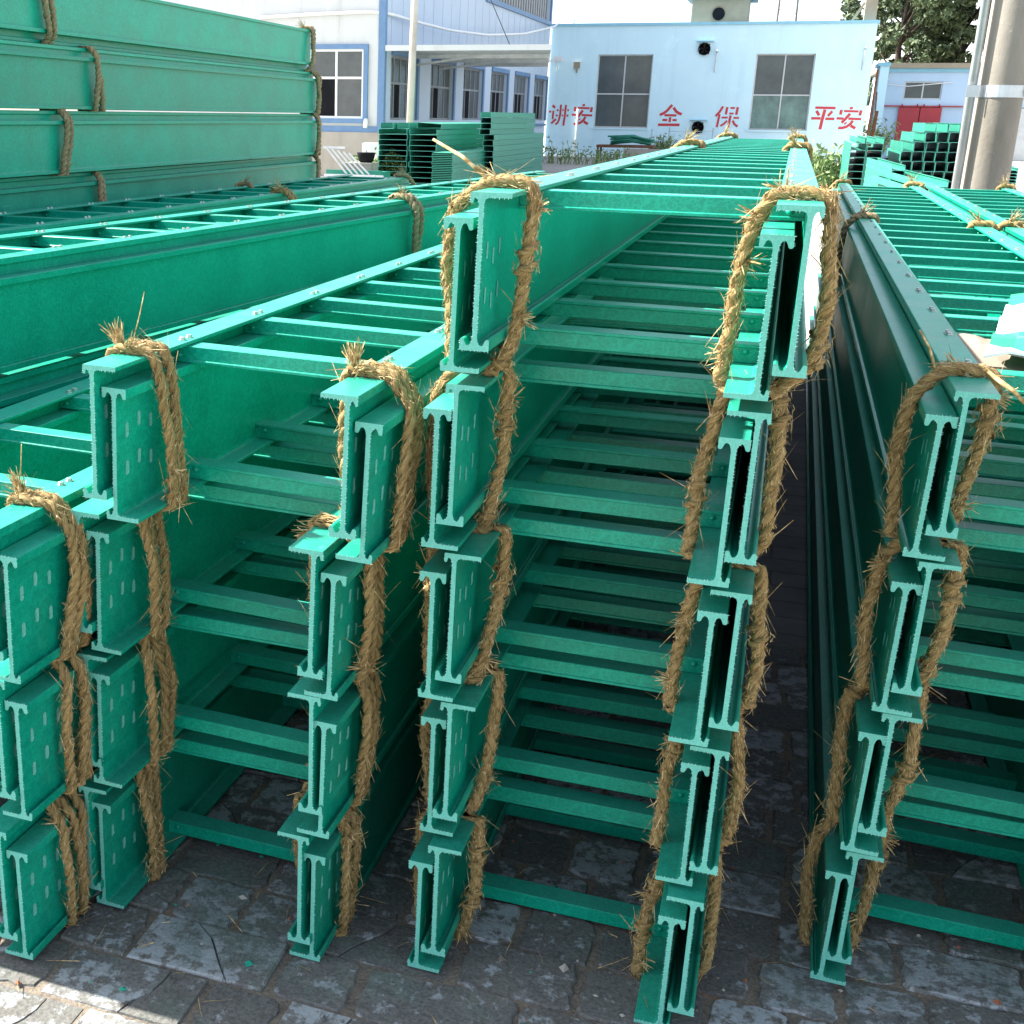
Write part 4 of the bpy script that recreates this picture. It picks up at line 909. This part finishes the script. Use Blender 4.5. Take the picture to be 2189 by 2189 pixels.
# what carries the raised piles
for lab, x0, x1, y0, y1, z1 in (('timber bearer under the slim channel pile', 1.0, 1.6, 14.3, 14.5, .48), ('timber bearer under the angled channel pile', 1.2, 1.8, 12.6, 12.8, .33), ('timber bearer under the whitish profiles', 2.1, 2.5, 13.3, 13.5, .45)):
    m = MB(); m.box(x0, x1, y0, y1, -.03, z1); tag(m.build('timber_bearer', BARK), lab, 'timber')

# ------------------------------------------------------------------ odds and ends left of the channel piles
fr = empty('leaning_rack', (-6.85, 18.2, 0)); tag(fr, 'leaning pale steel rack with slanted bars beside the high stack', 'rack')
for i in range(5):
    m = MB(); m.bar((-.30 + i * .10, 0, .80 - i * .02), (.05 + i * .10, .1, .36), .028); m.build('slanted_bar', GALV, fr)
for z, x0, x1 in ((.80, -.36, .02), (.36, -.15, .55)):
    m = MB(); m.bar((x0, .02, z), (x1, .06, z), .035); m.build('cross_bar', GALV, fr)
m = MB(); m.box(-.45, .6, .3, .36, -.03, .36); m.build('support_board', GALV, fr)
m = MB(); m.box(-.25, .25, -.2, .2, -.03, .50); m.box(-.26, .26, -.21, .21, .50, .53); tag(m.build('planter_box', PLINTH, None, (-6.95, 19.4, 0)), 'grey-green box below the shrub beside the channel pile', 'box')
m = MB(); m.tube([(0, 0, .53), (0, 0, .56), (0, 0, .68), (0, 0, .70)], [.10, .13, .16, .165], 16); tag(m.build('flower_pot', DARK, None, (-6.85, 19.4, 0)), 'black round pot on the grey-green box', 'pot')
m = MB(); m.box(-.18, .18, -.12, .12, .55, .82); m.box(-.24, .2, -.16, .16, -.03, .55); tag(m.build('white_crate', WHITE, None, (-7.32, 21.2, 0)), 'white crate against the plinth of the white hall', 'crate')
m = MB(); m.box(-.5, .5, -.02, .02, -.03, .42); m.box(-.5, -.44, .02, .5, -.03, .4); m.box(.44, .5, .02, .5, -.03, .4); tag(m.build('green_bin', FRP_TRAY, None, (-6.9, 18.9, 0)), 'low green tray standing behind the steel frame', 'tray')
# junk heap by the slogan wall
for lab, c, bx_, mt in (('dark table with junk by the slogan wall', (-5.0, 40.5), (-.9, .9, -.4, .4, .42, .50), RUST), ('flat pale board leaning on the junk table', (-4.2, 40.0), (-.8, .8, -.05, .05, -.03, .40), PLINTH)):
    m = MB(); m.box(*bx_)
    if mt is RUST:
        for sx in (-.85, .85):
            for sy in (-.35, .35): m.box(sx - .03, sx + .03, sy - .03, sy + .03, -.03, .419)
    tag(m.build('junk_table' if mt is RUST else 'pale_board', mt, None, (c[0], c[1], 0)), lab, 'table' if mt is RUST else 'board')
m = MB()
for i in range(9): m.tube([(-.6 + crg.uniform(-.1, .1), crg.uniform(-.2, .2), .52 + .03 * i), (.1, crg.uniform(-.2, .2), .60 + .025 * i), (.7 + crg.uniform(-.2, .2), crg.uniform(-.2, .2), .52 + .02 * i)], .03, 6)
tag(m.build('pipe_bundle', FRP_TRAY, None, (-4.9, 40.5, 0)), 'heap of pale green pipes on the junk table', 'pipes')
for x, z1, lab in ((-4.62, .98, 'left'), (-4.02, 1.05, 'middle'), (-2.55, 1.05, 'right')):
    m = MB(); m.tube([(0, 0, -.03), (0, 0, z1)], .02, 6); tag(m.build('iron_stake', GALV, None, (x, 44.4, 0)), '%s of the three thin iron stakes before the slogan wall' % lab, 'stake', 'stakes before the slogan wall')
m = MB(); m.tube([(-4.02, 44.38, .92), (-3.3, 44.38, .90), (-2.55, 44.38, .95)], .008, 5); tag(m.build('stake_wire', GALV), 'thin wire between the iron stakes', 'wire')

# white and green printed bag with cardboard, lying on the right front stack
bag = empty('printed_bag', (.60, .62, .99)); tag(bag, 'white and green printed bag lying on the right front stack', 'bag')
BAGM, bnt, bb_ = mat('white_green_print', 0.35, 0.5); bv = coords(bnt); sx_ = bnt.nodes.new('ShaderNodeSeparateXYZ'); bnt.links.new(mapping(bnt, bv, (1, 1, 1), (0, 0, 0)), sx_.inputs[0])
bnt.links.new(ramp(bnt, sx_.outputs['Y'], [(0.0, (.8, .8, .8)), (0.5, (.8, .8, .8))]), bb_.inputs['Base Color'])
GREENM = simple('green_print', (0.03, 0.52, 0.16), (0.02, 0.46, 0.13), 20, 0.35, 0.5); WHITEM = simple('white_print', (0.82, 0.82, 0.82), (0.78, 0.78, 0.79), 20, 0.4, 0.5)
def sheet(name, parent, pts0, pts1, n, mats, bands, sag=.01, th=.004):
    m = MB(); k = 10; rows_ = []
    for i in range(n + 1):
        a = np.array(pts0[0]) * (1 - i / n) + np.array(pts0[1]) * (i / n); b = np.array(pts1[0]) * (1 - i / n) + np.array(pts1[1]) * (i / n)
        rows_.append([a * (1 - j / k) + b * j / k + np.array((0, 0, sag * math.sin(i * 1.1 + j * .8) + sag * .6 * math.sin(j * 1.9 + i * .5))) for j in range(k + 1)])
    up = [tuple(p) for r_ in rows_ for p in r_]; dn = [(p[0], p[1], p[2] - th) for p in up]; K = k + 1
    for i in range(n):
        mi = bands[min(len(bands) - 1, int(i / n * len(bands)))]
        for j in range(k):
            q = (i * K + j, i * K + j + 1, (i + 1) * K + j + 1, (i + 1) * K + j)
            m.add([up[x] for x in q], [(0, 1, 2, 3)], mi, True); m.add([dn[x] for x in q], [(3, 2, 1, 0)], mi, True)
    edge = [j for j in range(K)] + [i * K + k for i in range(1, n + 1)] + [n * K + j for j in range(k - 1, -1, -1)] + [i * K for i in range(n - 1, 0, -1)]
    for a, b in zip(edge, edge[1:] + edge[:1]): m.add([up[a], dn[a], dn[b], up[b]], [(0, 1, 2, 3)], bands[0])
    return m.build(name, mats, parent)
sheet('bag_panel', bag, ((-.135, -.165, .006), (-.043, .275, .040)), ((.20, -.185, .012), (.29, .25, .05)), 24, [WHITEM, GREENM], [0, 0, 0, 1, 1, 1, 1, 1, 1, 1, 0, 0, 0, 0, 0, 0, 0, 0, 0, 0, 0, 0, 1, 1], .007)
sheet('cardboard', bag, ((-.165, -.13, -.016), (-.165, .085, -.004)), ((.0, -.13, -.018), (.0, .095, -.006)), 6, [CARD], [0], .003)

# ------------------------------------------------------------------ plants
def leaf_quad(mb, c, s, rg, stretch=1.6):
    d = rg.normal(size=3); d /= np.linalg.norm(d); u = np.cross(d, rg.normal(size=3)); u /= np.linalg.norm(u); w = np.cross(d, u)
    c = np.array(c); a = u * s * stretch; b = w * s
    mb.add([tuple(c - a), tuple(c + b * .7 + d * s * .2), tuple(c + a), tuple(c - b * .7 + d * s * .2)], [(0, 1, 2, 3)])
def tree(name, loc, h, cr, label, group, seed, nleaf=12000, ls=.095, lean=0, crown_lo=.22):
    rg = np.random.default_rng(seed); t = empty(name, loc); tag(t, label, 'tree', group)
    tr_ = MB(); path = [(lean * z * .1 + .12 * math.sin(z), .1 * math.cos(z * .8), z) for z in np.linspace(0, h * .92, 10)]
    tr_.tube(path, np.linspace(.22, .04, 10) * h / 9, 8)
    cl = []
    for i in range(26):
        z = h * rg.uniform(crown_lo, .98); rr = cr * math.sin(math.pi * min(1, max(.12, (z / h - crown_lo * .6) / (1.06 - crown_lo * .6)))) ** .7
        a = rg.uniform(0, 2 * math.pi); d = rr * rg.uniform(.35, 1.0); b0 = path[min(9, int(max(0, z / h - .15) * 10))]
        c = (lean * z * .1 + d * math.cos(a), d * math.sin(a), z); cl.append((c, cr * rg.uniform(.24, .46)))
        tr_.tube([b0, ((b0[0] + c[0]) / 2, (b0[1] + c[1]) / 2, (b0[2] + c[2]) / 2 + .2), c], [.07, .045, .015], 5)
    tr_.build('trunk', BARK, t)
    cm = MB()
    per = nleaf // len(cl)
    for c, r_ in cl:
        subs = [(np.array(c) + rg.normal(0, r_ * .5, 3), r_ * rg.uniform(.25, .5)) for _ in range(6)]
        for k in range(per):
            sc_, sr = subs[rg.integers(0, 6)]; v = rg.normal(size=3); v /= np.linalg.norm(v)
            leaf_quad(cm, sc_ + v * sr * rg.uniform(.3, 1) ** .6 * np.array((1, 1, .8)), ls * rg.uniform(.6, 1.3), rg)
    cm.build('crown', LEAF, t)
TG = 'trees behind the red-door building'
tree('poplar_tree', (4.2, 62, 0), 9.0, 2.6, 'leftmost full tree above the red-door building', TG, 1, crown_lo=.2)
tree('poplar_tree', (6.9, 63, 0), 10.5, 2.8, 'tall dark tree directly behind the concrete pole', TG, 2, crown_lo=.18)
tree('poplar_tree', (9.6, 61, 0), 9.6, 2.6, 'tree right of the concrete pole above the low roof', TG, 3, crown_lo=.2)
tree('poplar_tree', (5.6, 68, 0), 11.0, 2.6, 'back tree between the leftmost tree and the pole', TG, 4, crown_lo=.2)
tree('poplar_tree', (12.4, 64, 0), 9.0, 2.6, 'tree at the right edge of the picture', TG, 5, crown_lo=.2)
tree('poplar_tree', (2.6, 74, 0), 6.6, 1.6, 'small far tree beside the chimney of the slogan building', TG, 6, 2200, crown_lo=.2)
tree('poplar_tree', (.9, 78, 0), 6.3, 1.3, 'sparse far treetop left of the chimney', TG, 7, 900, crown_lo=.4)
def weed(loc, h, sp, n, label, seed, group='weeds along the slogan wall', name='weed_clump'):
    rg = np.random.default_rng(seed); m = MB()
    for i in range(n):
        b = np.array((rg.normal(0, sp * .5), rg.normal(0, sp * .3), 0)); d = np.array((rg.normal(0, .35), rg.normal(0, .35), 1.0)); d /= np.linalg.norm(d); L_ = h * rg.uniform(.45, 1.1)
        u = np.array((-d[1], d[0], 0)) + 1e-3; u /= np.linalg.norm(u); k = .010 + .004 * h; bend = rg.normal(0, .15, 3) * L_; bend[2] = -abs(bend[2]) * .6
        p0, p1, p2 = b, b + d * L_ * .55, b + d * L_ + bend
        m.add([tuple(p0 - u * k), tuple(p0 + u * k), tuple(p1 + u * k * .8), tuple(p1 - u * k * .8), tuple(p2)], [(0, 1, 2, 3), (3, 2, 4)])
        for q in range(4): leaf_quad(m, p1 + (p2 - p1) * rg.uniform(0, 1) + rg.normal(0, .03, 3), .022 + .012 * h, rg, 2.4)
    o = m.build(name, WEED, None, loc); tag(o, label, 'weeds', group); return o
weed((-6.9, 37.5, -.03), .8, 1.0, 46, 'weeds at the left corner of the slogan wall', 1)
weed((-5.9, 37.0, -.03), .5, 1.1, 46, 'weeds below the left window of the slogan building', 2)
weed((-5.2, 38.5, -.03), .5, .8, 60, 'weeds beside the junk table', 3)
weed((-4.1, 43.5, -.03), .9, .6, 90, 'sparse weeds by the middle iron stake', 4)
weed((.72, 21.5, -.03), 1.0, .30, 150, 'tall pale green weeds right of the tallest front stack', 5)
weed((.45, 24.5, -.03), .95, .40, 160, 'weeds behind the far end of the tallest front stack', 6)
weed((2.75, 46, -.03), 1.5, .3, 120, 'weeds in the gap beside the slogan building', 7)
sh = empty('green_shrub', (-6.66, 20.3, 0)); tag(sh, 'bright green shrub left of the channel piles', 'shrub')
m = MB(); rg = np.random.default_rng(8)
for i in range(900):
    v = rg.normal(size=3); v /= np.linalg.norm(v); leaf_quad(m, np.array((0, 0, .45)) + v * np.array((.28, .22, .30)) * rg.uniform(.4, 1), .022, rg, 1.5)
m.build('foliage', WEED, sh)
m = MB(); m.tube([(0, 0, -.03), (.03, 0, .5)], .015, 6); m.build('stem', BARK, sh)
weed((-7.1, 20.6, -.03), .75, .3, 110, 'grass tufts by the black pot', 9)

# ------------------------------------------------------------------ litter on the paving
rg = np.random.default_rng(21); m = MB()
for i in range(300):
    x, y = rg.uniform(-1.3, .95), rg.uniform(-.35, .55); s = rg.uniform(.0012, .0055) if rg.random() < .95 else rg.uniform(.006, .012); mi = int(rg.choice((0, 0, 0, 1, 2, 3)))
    c = np.array((x, y, s * .35 - .003)); vs_ = [c + np.array(q) * s * rg.uniform(.6, 1.2) for q in ((1, 0, 0), (0, 1, 0), (-1, 0, 0), (0, -1, 0), (0, 0, .8), (0, 0, -.6))]
    m.add([tuple(v) for v in vs_], [(0, 1, 4), (1, 2, 4), (2, 3, 4), (3, 0, 4), (1, 0, 5), (2, 1, 5), (3, 2, 5), (0, 3, 5)], mi)
BRICK = simple('brick_crumb', (0.32, 0.12, 0.07), (0.2, 0.08, 0.05), 30, 0.9, 0.1)
tag(m.build('gravel', [SOIL, BRICK, FRP, PLINTH]), 'grit, brick crumbs and green chips scattered on the paving', 'grit', kind='stuff')
m = MB()
for i in range(110):
    x, y = rg.uniform(-1.2, .9), rg.uniform(-.3, .5); a = rg.uniform(0, 6.28); blade(m, np.array((x, y, .002)), np.array((math.cos(a), math.sin(a), rg.uniform(-.02, .08))), rg.uniform(.012, .06), rg.uniform(.0005, .0011), rg.normal(0, .003), rg)
tag(m.build('straw_litter', FIBRE), 'loose straws fallen on the paving', 'straw', kind='stuff')
